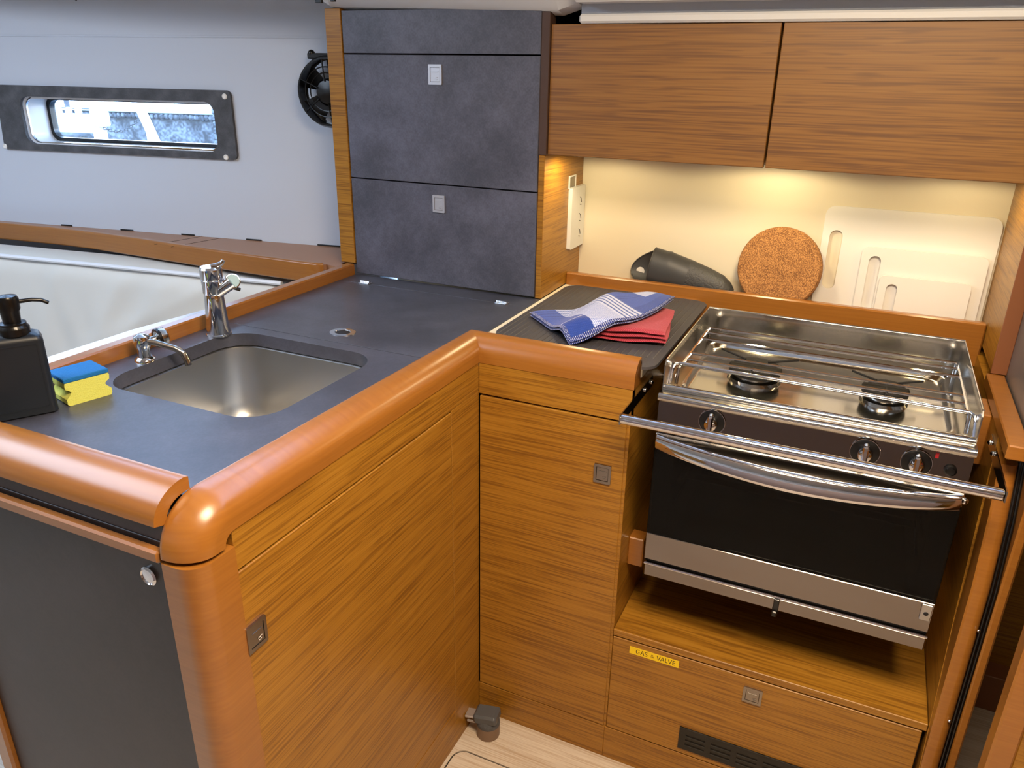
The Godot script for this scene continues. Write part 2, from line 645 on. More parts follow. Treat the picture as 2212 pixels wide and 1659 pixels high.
# ------------------------------------------------------------------ the scene
func _ready() -> void:
	rng.seed = 7
	# camera
	var cam := Camera3D.new()
	cam.name = "camera"
	cam.keep_aspect = Camera3D.KEEP_HEIGHT
	cam.fov = rad_to_deg(2.0 * atan(829.5 / 1666.7))
	cam.near = 0.05
	cam.far = 400.0
	cam.basis = Basis(Vector3.UP, deg_to_rad(24.483)) * Basis(Vector3.RIGHT, deg_to_rad(-22.04)) * Basis(Vector3.BACK, deg_to_rad(0.97))
	cam.position = Vector3(0, 1.42, 0)
	add_child(cam)
	cam.current = true
	# sky, exposure
	var env := Environment.new()
	var sky := Sky.new()
	var sm := ProceduralSkyMaterial.new()
	sm.sky_top_color = Color(0.55, 0.70, 0.90)
	sm.sky_horizon_color = Color(0.86, 0.92, 0.97)
	sm.ground_horizon_color = Color(0.70, 0.76, 0.80)
	sm.ground_bottom_color = Color(0.35, 0.42, 0.48)
	sm.sky_energy_multiplier = 3.6
	sm.ground_energy_multiplier = 3.0
	sky.sky_material = sm
	env.background_mode = Environment.BG_SKY
	env.sky = sky
	env.ambient_light_source = Environment.AMBIENT_SOURCE_DISABLED
	env.tonemap_mode = Environment.TONE_MAPPER_LINEAR
	env.tonemap_exposure = 1.0
	env.sdfgi_enabled = true
	env.ssao_enabled = true
	env.ssil_enabled = true
	var we := WorldEnvironment.new()
	we.name = "environment"
	we.environment = env
	add_child(we)
	# ceiling lamp and a stand-in for hatch daylight, each a glowing panel with an area light of its size under it
	materials()
	lamp_panel(Vector3(0.08, 1.948, -0.42), Vector2(0.7, 0.5), Color(1.0, 0.89, 0.74), 4.6, "ceiling light panel above the cook's place")
	lamp_panel(Vector3(-2.1, 1.948, -0.15), Vector2(1.3, 1.1), Color(0.80, 0.89, 1.0), 2.8, "glowing panel standing in for hatch daylight above the saloon settee")
	for k in 3:
		downlight(Vector3([-0.602, -0.20, 0.170][k], 1.2565, [-1.665, -1.705, -1.705][k]), ["warm round downlight beside the tower's wooden side", "warm round downlight under the joint of the overhead doors", "warm round downlight at the right end of the overhead cabinets"][k])
	shell()
	hull_side()
	outside()
	sink_unit()
	tower()
	overheads()
	stove_unit()
	stove()
	right_partition()
	sink_things()
	counter_things()
	shelf_things()
	foot_pump()


func lamp_panel(at: Vector3, size: Vector2, col: Color, energy: float, label: String) -> void:
	var o := thing("ceiling_light", label, "ceiling light", at)
	var lo := Vector2(at.x - size.x / 2, -at.z - size.y / 2)
	var hi := Vector2(at.x + size.x / 2, -at.z + size.y / 2)
	part("frame", S.new().ring(rrect(lo - Vector2(0.03, 0.03), hi + Vector2(0.03, 0.03), 0.03), rrect(lo, hi, 0.02), 0.016, flatY(at.y - 0.016)), M.moulding, o)
	part("diffuser", S.new().prism(rrect(lo, hi, 0.02), 0.006, flatY(at.y - 0.010)), M.panel_glow, o)
	var l := AreaLight3D.new()
	l.name = "light"
	l.area_size = size * 0.96
	l.light_color = col
	l.light_energy = energy
	l.area_range = 8.0
	l.shadow_enabled = true
	l.rotation_degrees = Vector3(-90, 0, 0)
	o.add_child(l)
	l.position = Vector3(0, -0.022, 0)


func downlight(at: Vector3, label: String) -> void:
	var o := thing("downlight", label, "downlight", at, "downlights under the overhead cabinets")
	var T := Transform3D(Basis(), at)
	part("rim", S.new().lathe([Vector2(0.024, -0.006), Vector2(0.031, -0.004), Vector2(0.031, 0.0), Vector2(0.022, 0.0), Vector2(0.022, -0.004)], T, 28, false), M.chrome, o)
	part("lens", S.new().lathe([Vector2(0.0225, -0.0035), Vector2(0.0225, -0.0015)], T), M.bulb, o)
	var l := SpotLight3D.new()
	l.name = "light"
	l.light_color = Color(1.0, 0.91, 0.70)
	l.light_energy = 0.055 if at.x < -0.5 else (0.034 if at.x > 0.0 else 0.066)
	l.light_size = 0.02
	l.spot_angle = 88.0
	l.spot_angle_attenuation = 0.2
	l.spot_range = 5.0
	l.spot_attenuation = 2.0
	l.shadow_enabled = true
	l.rotation_degrees = Vector3(-90, 0, 0)
	o.add_child(l)
	l.position = Vector3(0, -0.010, 0)


# hull frame: s runs along the hull side to the right, o inwards, y up
const HP := Vector3(-1.347, 0.0, -1.769)
const HT := Vector3(0.98604, 0, -0.16652)
const HN := Vector3(0.16652, 0, 0.98604)


func hull(s: float, y: float, o: float) -> Vector3:
	return HP + HT * s + HN * o + Vector3(0, y, 0)


func hullT(o := 0.0) -> Transform3D:    # polygon x along the hull, y up, pushed inwards
	return Transform3D(Basis(HT, Vector3.UP, HN), HP + HN * o)


func shell() -> void:
	struct("floor", S.new().box(Vector3(-4.2, -0.06, -2.3), Vector3(1.7, -0.004, 2.2), 0.0), M.floorwood, "pale wood laminate floor of the galley")
	# floor boards: the fixed margin and a lift-out hatch with a dark seam
	var f: Node = get_node("floor")
	var hl := Vector2(-0.643, -0.6)
	var hh := Vector2(0.55, 1.148)
	part("floor_board", S.new().ring(rect_for(Vector2(-4.1, -2.1), Vector2(1.6, 2.2), 8), rrect(hl, hh, 0.03, 8), 0.004, flatY(-0.004)), M.floorwood, f)
	part("floor_hatch", S.new().prism(rrect(hl + Vector2(0.0035, 0.0035), hh - Vector2(0.0035, 0.0035), 0.027, 8), 0.0035, flatY(-0.0038)), M.floorwood, f)
	part("hatch_seam", S.new().prism(rrect(hl, hh, 0.03, 8), 0.001, flatY(-0.004)), M.gap, f)
	struct("wall_added_block", S.new().box(Vector3(-0.75, 0, 0.32), Vector3(0.95, 1.05, 1.35), 0.01), M.added_block_grey, "unseen grey block added behind the cook to darken reflections")  # out of view, added so the stove front mirrors something dark
	struct("ceiling", S.new().box(Vector3(-4.2, 1.95, -1.40), Vector3(1.7, 2.02, 2.2), 0.0), M.white, "white cabin ceiling over the standing room")
	struct("wall_rear", S.new().box(Vector3(-4.2, 1.0, 2.1), Vector3(1.7, 2.0, 2.2), 0.0), M.white, "white upper cabin bulkhead behind the cook")
	struct("wall_rear_lower", S.new().box(Vector3(-4.2, 0, 2.09), Vector3(1.7, 1.0, 2.2), 0.0), M.veneer, "wooden lower bulkhead behind the cook")
	struct("wall_end", S.new().box(Vector3(-4.2, 0, -2.3), Vector3(-4.1, 2.0, 2.2), 0.0), M.white, "white cabin wall at the far end of the saloon")
	struct("wall_right", S.new().box(Vector3(1.6, 0, -2.3), Vector3(1.7, 2.0, 2.2), 0.0), M.veneer, "wooden wall beyond the right doorway")
	struct("wall_back", S.new().box(Vector3(-1.22, 0.0, -1.93), Vector3(1.7, 1.62, -1.863), 0.0), M.cream, "cream splashback wall above the stove counter")
	# low side deck over the galley furniture: white moulded liner with steps
	struct("trim_1", S.new().sweep(PackedVector2Array([Vector2(0, 0), Vector2(0.02, -0.012), Vector2(0.055, -0.004), Vector2(0.075, 0.02), Vector2(0.085, 0.05), Vector2(0.085, 0.066), Vector2(0, 0.066)]),
		[Transform3D(Basis(Vector3(0, 0, 1), Vector3.UP, Vector3(-1, 0, 0)), Vector3(-0.598, 1.553, -1.655)), Transform3D(Basis(Vector3(0, 0, 1), Vector3.UP, Vector3(-1, 0, 0)), Vector3(-0.64, 1.540, -1.655)), Transform3D(Basis(Vector3(0, 0, 1), Vector3.UP, Vector3(-1, 0, 0)), Vector3(-1.20, 1.556, -1.655)), Transform3D(Basis(Vector3(0, 0, 1), Vector3.UP, Vector3(-1, 0, 0)), Vector3(-1.238, 1.575, -1.655))]), M.moulding, "white moulded liner edge above the dark tower")
	var clip := S.new()
	clip.box(Vector3(-1.213, 1.556, -1.57), Vector3(-1.196, 1.566, -1.562), 0.001)
	part("clip", clip, M.black, get_node("trim_1"))
	part("clip", S.new().box(Vector3(-1.172, 1.558, -1.57), Vector3(-1.160, 1.566, -1.562), 0.001), M.black, get_node("trim_1"))
	struct("trim_2", S.new().box(Vector3(-0.598, 1.512, -1.86), Vector3(1.7, 1.529, -1.606), 0.004), M.moulding, "pale liner strip on top of the overhead cabinets")
	struct("trim_3", S.new().box(Vector3(-0.598, 1.529, -1.86), Vector3(1.7, 1.62, -1.618), 0.002), M.liner, "grey recessed liner band under the side deck")
	struct("trim_4", S.new().box(Vector3(-0.598, 1.547, -1.617), Vector3(1.7, 1.62, -1.56), 0.008), M.moulding, "white liner panel of the side deck above the overhead cabinets")
	struct("ceiling_side", S.new().box(Vector3(-4.2, 1.62, -2.3), Vector3(1.7, 1.66, -1.40), 0.0), M.white, "low white side deck ceiling over the galley")
	# coachroof side with long windows above the side deck
	struct("wall_coachroof", S.new().box(Vector3(-4.2, 1.66, -1.43), Vector3(1.7, 1.70, -1.39), 0.003), M.white, "white coachroof side above the galley")
	for k in 3:
		var wx := [[-3.9, -2.35], [-2.25, -0.95], [-0.85, 0.45]][k] as Array
		var wn := struct("window_%d" % (k + 2), S.new().ring(rect_for(Vector2(wx[0] - 0.05, 1.70), Vector2(wx[1] + 0.05, 1.95), 4), rrect(Vector2(wx[0], 1.71), Vector2(wx[1], 1.94), 0.04, 4), 0.04, Transform3D(Basis(), Vector3(0, 0, -1.43))), M.white, "long coachroof window over the side deck")
		part("pane", S.new().prism(rrect(Vector2(wx[0], 1.71), Vector2(wx[1], 1.94), 0.04, 4), 0.006, Transform3D(Basis(), Vector3(0, 0, -1.415))), M.glass, wn)
	struct("wall_coachroof_end", S.new().box(Vector3(0.5, 1.70, -1.43), Vector3(1.7, 1.95, -1.39), 0.002), M.white, "white coachroof side by the next cabin")
	struct("wall_coachroof_fore", S.new().box(Vector3(-4.2, 1.70, -1.43), Vector3(-3.95, 1.95, -1.39), 0.002), M.white, "white coachroof side at the far end")


func hull_side() -> void:
	# the side wall with its opening
	var lo := Vector2(-1.010, 1.196)
	var hi := Vector2(-0.352, 1.330)
	var w := S.new().ring(rect_for(Vector2(-3.0, -0.05), Vector2(0.118, 1.497), 8), rrect(lo, hi, 0.03, 8), -0.12, hullT())
	struct("wall_left", w, M.liner, "pale grey lined hull side of the cabin")
	# head liner above a piped seam, leaning slightly inwards
	var rows := []
	for p in [Vector2(1.4972, 0.0), Vector2(1.53, 0.002), Vector2(1.58, 0.012), Vector2(1.62, 0.03)]:
		rows.append([hull(-3.0, p.x, p.y), hull(0.118, p.x, p.y)])
	var back := []
	for p in rows:
		back.append([p[0] - HN * 0.1, p[1] - HN * 0.1])
	struct("trim_6", S.new().sheet(rows, back), M.liner, "grey headlining above the seam of the hull side")
	part("seam", S.new().tube([hull(-3.0, 1.492, 0.0005), hull(0.118, 1.492, 0.0003)], 0.0011, 8), M.liner, get_node("wall_left"))
	for s in [-0.74, -0.4]:
		part("screw", S.new().ball(hull(s, 1.585, 0.013), 0.004), M.black, get_node("trim_6"))
	# the portlight
	var win := struct("window_1", S.new().ring(rrect(lo, hi, 0.03, 8), rrect(lo + Vector2(0.012, 0.012), hi - Vector2(0.012, 0.012), 0.026, 8), 0.02, hullT(-0.105)), M.black, "long portlight in the hull side with a dark padded surround")
	part("reveal", S.new().ring(rrect(lo, hi, 0.03, 8), rrect(lo + Vector2(0.002, 0.002), hi - Vector2(0.002, 0.002), 0.029, 8), 0.085, hullT(-0.088)), M.moulding, win)
	part("pane", S.new().prism(rrect(lo + Vector2(0.010, 0.010), hi - Vector2(0.010, 0.010), 0.026, 8), 0.006, hullT(-0.099)), M.glass, win)
	part("chrome_bead", S.new().ring(rrect(lo + Vector2(0.001, 0.001), hi - Vector2(0.001, 0.001), 0.03, 8), rrect(lo + Vector2(0.006, 0.006), hi - Vector2(0.006, 0.006), 0.027, 8), 0.006, hullT(-0.012)), M.chrome, win)
	var glo := Vector2(-1.097, 1.172)
	var ghi := Vector2(-0.295, 1.358)
	var outer := rrect(glo, ghi, 0.014, 8)
	for i in outer.size():     # the soft surround is pulled a little out of shape
		var p := outer[i]
		p.y += 0.006 * cos((p.x - glo.x) / (ghi.x - glo.x) * TAU) * (1.0 if p.y < 1.26 else 0.4)
		if p.x < -1.0:
			p.x += -0.016 * (1.35 - p.y) / 0.18 + 0.010
		outer[i] = p
	part("surround", S.new().ring(outer, rrect(lo, hi, 0.03, 8), 0.009, hullT(0.0005)), M.gasket, win, "dark padded surround")
	for p in [Vector2(-1.085, 1.347), Vector2(-0.312, 1.345), Vector2(-0.330, 1.184), Vector2(-1.098, 1.185)]:
		var T := Transform3D(Basis(HT, HN, HT.cross(HN)), hull(p.x, p.y, 0.009))
		part("screw", S.new().lathe([Vector2(0.0075, 0.0), Vector2(0.0075, 0.002), Vector2(0.005, 0.0035), Vector2(0.0035, 0.0022)], T, 20), M.board, win)
	# wooden shelf along the hull with a curved front rail
	var o := thing("hull_shelf", "brown wooden shelf with a curved front rail along the hull side", "shelf", Vector3(-1.8, 0.905, -1.62))
	var front := [Vector3(-3.2, 0, -1.40), Vector3(-2.80, 0, -1.475), Vector3(-2.459, 0, -1.527), Vector3(-2.25, 0, -1.552), Vector3(-2.091, 0, -1.561), Vector3(-1.90, 0, -1.558), Vector3(-1.709, 0, -1.552), Vector3(-1.46, 0, -1.550), Vector3(-1.30, 0, -1.553), Vector3(-1.262, 0, -1.556), Vector3(-1.250, 0, -1.566)]
	var poly := PackedVector2Array()
	for p in front:
		poly.append(Vector2(p.x, -(p.z - 0.012)))
	for q in [Vector3(-1.206, 0, -1.57), Vector3(-1.206, 0, -1.60), Vector3(-1.224, 0, -1.605), Vector3(-1.224, 0, -1.786), hull(-1.9, 0, 0.0)]:
		poly.append(Vector2(q.x, -q.z))
	part("shelf_board", S.new().prism(poly, 0.014, flatY(0.938)), M.shelf, o)
	for seam in [[-0.52, -0.40], [-0.44, -0.35]]:
		part("board_joint", S.new().box(Vector3(0, 0, 0), Vector3(0.0018, 0.0006, 0.16), 0.0, Transform3D(Basis(Vector3.UP, deg_to_rad(-10)), Vector3(-1.79 + (seam[0] + 0.52) * 0.8, 0.9519, -1.70))), M.gap, o)
	var frames := []
	for i in front.size():
		var a: Vector3 = front[maxi(i - 1, 0)]
		var b: Vector3 = front[mini(i + 1, front.size() - 1)]
		var d := (b - a).normalized()
		frames.append(Transform3D(Basis(Vector3.UP.cross(d), Vector3.UP, -d), front[i] + Vector3(0, 0.934, 0)))
	part("front_rail", S.new().sweep(rrect(Vector2(-0.004, -0.028), Vector2(0.016, 0.025), 0.006, 3), frames), M.wood, o)
	for s in [[-0.955, -0.915], [-0.735, -0.69], [-0.52, -0.475], [-0.30, -0.25], [-0.07, 0.12]]:
		part("vent_slot", S.new().box(Vector3(s[0], 0.952, 0.001), Vector3(s[1], 0.956, 0.004), 0.0005, hullT()), M.black_matte, o)
	# settee back cushion in pale leather, with folds
	var c := thing("settee_cushion", "pale grey leather settee cushion with soft folds below the hull shelf", "cushion", Vector3(-1.8, 0.42, -1.46))
	var top := []
	var low := []
	for j in 41:
		var v := j / 40.0
		var ra := []
		var rb := []
		for i in 161:
			var u := i / 160.0
			var s := lerpf(-1.75, -0.06, u)
			var y := lerpf(0.896 + 0.006 * (1.0 - u) , 0.42, v)
			var fold := 0.0
			var drift := u - 0.10 * v * v
			fold += 0.0042 * sin(drift * 70.0 + 1.3 * sin(drift * 23.0)) * smoothstep(0.05, 0.4, v) * (1.0 - 0.75 * u)
			fold += 0.0030 * sin(drift * 33.0 + 0.7)
			for q in [[0.56, 0.10, 0.016, 0.007], [0.70, 0.16, 0.020, 0.009], [0.80, 0.26, 0.024, 0.009], [0.90, 0.55, 0.030, 0.008]]:
				fold += q[3] * exp(-pow((u - q[0] + v * q[1]) / q[2], 2.0)) * smoothstep(0.0, 0.15, v) * (1.0 - v)
			var round := 0.045 * (1.0 - sqrt(maxf(0.0, 1.0 - pow(maxf(0.0, 1.0 - v / 0.12), 2.0)))) + 0.05 * (1.0 - sqrt(maxf(0.0, 1.0 - pow(maxf(0.0, (u - 0.965) / 0.035), 2.0))))
			var off := 0.20 + 0.035 * v - round + fold - 0.02 * (1.0 - u)
			ra.append(hull(s, y, off))
			rb.append(hull(s, y - 0.0, 0.09))
		top.append(ra)
		low.append(rb)
	var cu := S.new().sheet(top, low)
	cu.sharp = 60
	part("cover", cu, M.leather, c)
	var pl := []
	for i in 41:
		var u := i / 40.0
		pl.append(hull(lerpf(-1.75, -0.075, u), 0.889 + 0.006 * (1.0 - u), 0.198 - 0.02 * (1.0 - u)))
	part("piping", S.new().tube(pl, 0.006, 8), M.piping, c)
	single("settee", S.new().box(Vector3(-1.9, 0.0, 0.02), Vector3(-0.03, 0.42, 0.30), 0.01, hullT()), M.veneer, "wooden settee base under the pale leather cushion", "settee", Vector3(-2.2, 0.0, -1.5))
	# white coaming behind the sink counter
	single("white_ledge", S.new().prism(PackedVector2Array([Vector2(-1.205, 0.60), Vector2(-1.205, 1.36), Vector2(-1.235, 1.33), Vector2(-1.275, 1.22), Vector2(-1.300, 1.02), Vector2(-1.305, 0.60)]), 0.53, flatY(0.40)), M.piping, "white painted ledge behind the sink counter's wooden fiddle", "ledge", Vector3(-1.25, 0.40, -0.95))
	# cabin fan clamped beside the tower
	var f := thing("cabin_fan", "small black cabin fan half hidden behind the tower", "fan", hull(0.03, 1.36, 0.0))
	var C := hull(0.028, 1.364, 0.045)
	var FT := Transform3D(Basis(HT, HN, HT.cross(HN)), C)
	var ringpts := []
	for k in 40:
		var g := TAU * k / 40
		ringpts.append(FT * Vector3(cos(g) * 0.082, 0, sin(g) * 0.082))
	var guard := S.new().lathe([Vector2(0.078, -0.022), Vector2(0.086, -0.02), Vector2(0.087, 0.012), Vector2(0.082, 0.024), Vector2(0.078, 0.024), Vector2(0.082, 0.010), Vector2(0.082, -0.018)], FT, 40, false)
	part("housing", guard, M.black, f)
	part("hub", S.new().lathe([Vector2(0.02, -0.035), Vector2(0.034, -0.03), Vector2(0.034, 0.016), Vector2(0.028, 0.024), Vector2(0.01, 0.027)], FT), M.black, f)
	for k in 5:
		var g := TAU * k / 5 + 2.45
		var d := Vector3(cos(g), 0, sin(g))
		var e := Vector3(-sin(g), 0, cos(g))
		part("blade", S.new().sheet([[FT * (d * 0.028 - e * 0.016 + Vector3(0, -0.012, 0)), FT * (d * 0.028 + e * 0.016 + Vector3(0, 0.004, 0))], [FT * (d * 0.074 - e * 0.036 + Vector3(0, -0.016, 0)), FT * (d * 0.074 + e * 0.030 + Vector3(0, 0.006, 0))]],
			[[FT * (d * 0.028 - e * 0.016 + Vector3(0, -0.014, 0)), FT * (d * 0.028 + e * 0.016 + Vector3(0, 0.002, 0))], [FT * (d * 0.074 - e * 0.036 + Vector3(0, -0.018, 0)), FT * (d * 0.074 + e * 0.030 + Vector3(0, 0.004, 0))]]), M.black, f)
	for q in [0.046, 0.060]:
		var rp := []
		for k in 36:
			rp.append(FT * Vector3(cos(TAU * k / 36) * q, 0.024, sin(TAU * k / 36) * q))
		part("guard_ring", S.new().tube(rp, 0.0016, 6, true), M.black, f)
	for k in 6:
		var g := TAU * k / 6 + 0.4
		part("guard_spoke", S.new().tube([FT * Vector3(cos(g) * 0.026, 0.026, sin(g) * 0.026), FT * Vector3(cos(g) * 0.08, 0.022, sin(g) * 0.08)], 0.002, 6), M.black, f)
	part("clamp", S.new().box(Vector3(-0.055, -0.02, -0.092), Vector3(0.03, 0.012, -0.078), 0.002, FT), M.black_matte, f)
	part("clamp_knob", S.new().ball(FT * Vector3(-0.046, 0.004, -0.091), 0.009), M.black, f)
	part("bracket", S.new().tube([FT * Vector3(0, -0.02, 0), FT * Vector3(0, -0.0445, 0)], 0.014, 12), M.black, f)


func outside() -> void:
	struct("ground_outside", S.new().box(Vector3(-60, -1.3, -60), Vector3(20, -0.9, -2.6), 0.0), M.water, "harbour water outside the portlight")
	# a neighbouring white boat
	var b := thing("moored_boat", "white topside of a boat moored outside the portlight", "boat", hull(-4.6, -0.95, -3.2))
	part("hull", S.new().box(Vector3(-6.4, 0.945, -3.14), Vector3(-3.52, 1.075, -3.0), 0.02, hullT()), M.boat, b)
	part("lower_hull", S.new().box(Vector3(-6.4, -0.95, -3.3), Vector3(-3.75, 0.93, -3.2), 0.03, hullT()), M.stone, b)
	part("rail", S.new().box(Vector3(-6.0, 1.098, -3.3), Vector3(-3.75, 1.106, -3.28), 0.002, hullT()), M.gasket, b)
	part("stanchion", S.new().tube([hull(-3.98, 1.06, -3.28), hull(-4.00, 1.30, -3.28)], 0.018), M.gasket, b)
	for k in 3:
		part("fender", S.new().lathe([Vector2(0.01, -0.02), Vector2(0.024, -0.012), Vector2(0.024, 0.02), Vector2(0.01, 0.03)], Transform3D(Basis(), hull(-3.90 + k * 0.09, 1.09, -3.1)), 12), M.boat, b)
	var p := thing("gangway_post", "white square post standing before the harbour wall", "post", hull(-3.45, -0.9, -3.0))
	part("shaft", S.new().box(Vector3(-3.505, -0.9, -3.04), Vector3(-3.435, 1.45, -2.97), 0.004, hullT()), M.boat, p)
	part("block", S.new().box(Vector3(-3.46, 1.0, -3.02), Vector3(-3.37, 1.11, -2.93), 0.01, hullT()), M.boat, p)
	var leg := S.new().tube([hull(-3.15, 1.30, -3.0), hull(-2.86, 0.55, -3.0), hull(-2.75, 0.2, -3.0), hull(-2.70, -0.9, -3.0)], 0.034, 14)
	single("gangway_strut", leg, M.boat, "white slanting gangway leg crossing the portlight", "leg", hull(-2.9, -0.9, -3.0))
	single("mooring_pole", S.new().tube([hull(-3.19, -0.9, -3.2), hull(-3.23, 1.4, -3.2)], 0.008), M.boat, "thin white pole left of the slanting gangway leg", "pole", hull(-3.2, -0.9, -3.2))
	single("boom", S.new().tube([hull(-3.40, 1.128, -3.1), hull(-3.05, 1.118, -3.1)], 0.006), M.boat, "thin white bar between the post and the slanting leg", "bar", hull(-3.2, 1.12, -3.1))
	# sagging chain
	var ch := thing("mooring_chain", "dark mooring chain sagging between post and slanting leg", "chain", hull(-3.27, 0.97, -3.0))
	for k in 14:
		var u := k / 13.0
		var x := lerpf(-3.42, -3.12, u)
		var y := 0.985 + 0.07 * u * u - 0.03 * sin(u * PI)
		var rp := []
		for g in 10:
			var q := TAU * g / 10
			var l := Vector3(cos(q) * 0.015, sin(q) * 0.008, 0)
			if k % 2: l = Vector3(l.x, 0, l.y)
			rp.append(hull(x + l.x, y + l.y + l.x * 0.2 * u, -3.0 + l.z))
		part("link", S.new().tube(rp, 0.003, 5, true), M.chain, ch)
	# stone quay
	var q := thing("stone_quay", "rough stone harbour wall across the water", "harbour wall", hull(-7.0, -0.9, -8.6))
	part("cap", S.new().box(Vector3(-16, 0.76, -8.75), Vector3(4, 0.80, -8.42), 0.01, hullT()), M.foamwater, q)
	part("core", S.new().box(Vector3(-16, -0.9, -9.6), Vector3(4, 0.76, -8.5), 0.0, hullT()), M.stone, q)
	for i in 46:
		var x := -9.2 + i * 0.085
		var y := 0.715 + rng.randf_range(-0.008, 0.008)
		part("stone", S.new().ball(hull(x, y, -8.46), 0.047, Vector3(0.95, rng.randf_range(0.85, 1.0), 0.8), 8), M.stone, q)
	var pier := thing("stone_pier", "rough grey stone pier at the right end of the portlight", "pier", hull(-5.9, -0.9, -7.9))
	for r in 9:
		for k in 2:
			part("stone", S.new().box(Vector3(-6.03 + k * 0.12, 0.20 + r * 0.085, -8.3), Vector3(-5.915 + k * 0.12, 0.28 + r * 0.085, -7.95 + rng.randf_range(0, 0.03)), 0.018, hullT()), M.stone, pier)
	part("footing", S.new().box(Vector3(-6.06, -0.95, -8.3), Vector3(-5.77, 0.20, -7.9), 0.02, hullT()), M.stone, pier)


func latch(T: Transform3D, w: float, h: float) -> S:    # a flush push latch: plate, frame, sunk button; T has z outwards
	var s := S.new()
	s.ring(rrect(Vector2(-w, -h) / 2, Vector2(w, h) / 2, 0.0015, 3), rrect(Vector2(-w * 0.36, -h * 0.36), Vector2(w * 0.36, h * 0.36), 0.001, 3), 0.0035, T)
	s.box(Vector3(-w * 0.35, -h * 0.35, 0.0), Vector3(w * 0.35, h * 0.35, 0.0026), 0.0006, T)
	s.box(Vector3(-w * 0.24, h * 0.12, 0.0026), Vector3(w * 0.24, h * 0.17, 0.0034), 0.0003, T)
	s.tube([T * Vector3(w * 0.02, -h * 0.16, 0.0030), T * Vector3(w * 0.22, -h * 0.12, 0.0030)], 0.0008, 6)
	s.tube([T * Vector3(w * 0.05, -h * 0.25, 0.0030), T * Vector3(w * 0.2, -h * 0.22, 0.0030)], 0.0007, 6)
	return s


func nose(w: float, h: float, r: float) -> PackedVector2Array:   # rail section: x outwards from 0 to w, y from 0 to h, outer top corner rounded
	var p := PackedVector2Array([Vector2(0, 0), Vector2(w, 0)])
	for i in 9:
		var g := PI / 2 * i / 8.0
		p.append(Vector2(w - r + r * cos(g), h - r + r * sin(g)))
	p.append(Vector2(0.003, h))
	p.append(Vector2(0, h - 0.003))
	return p


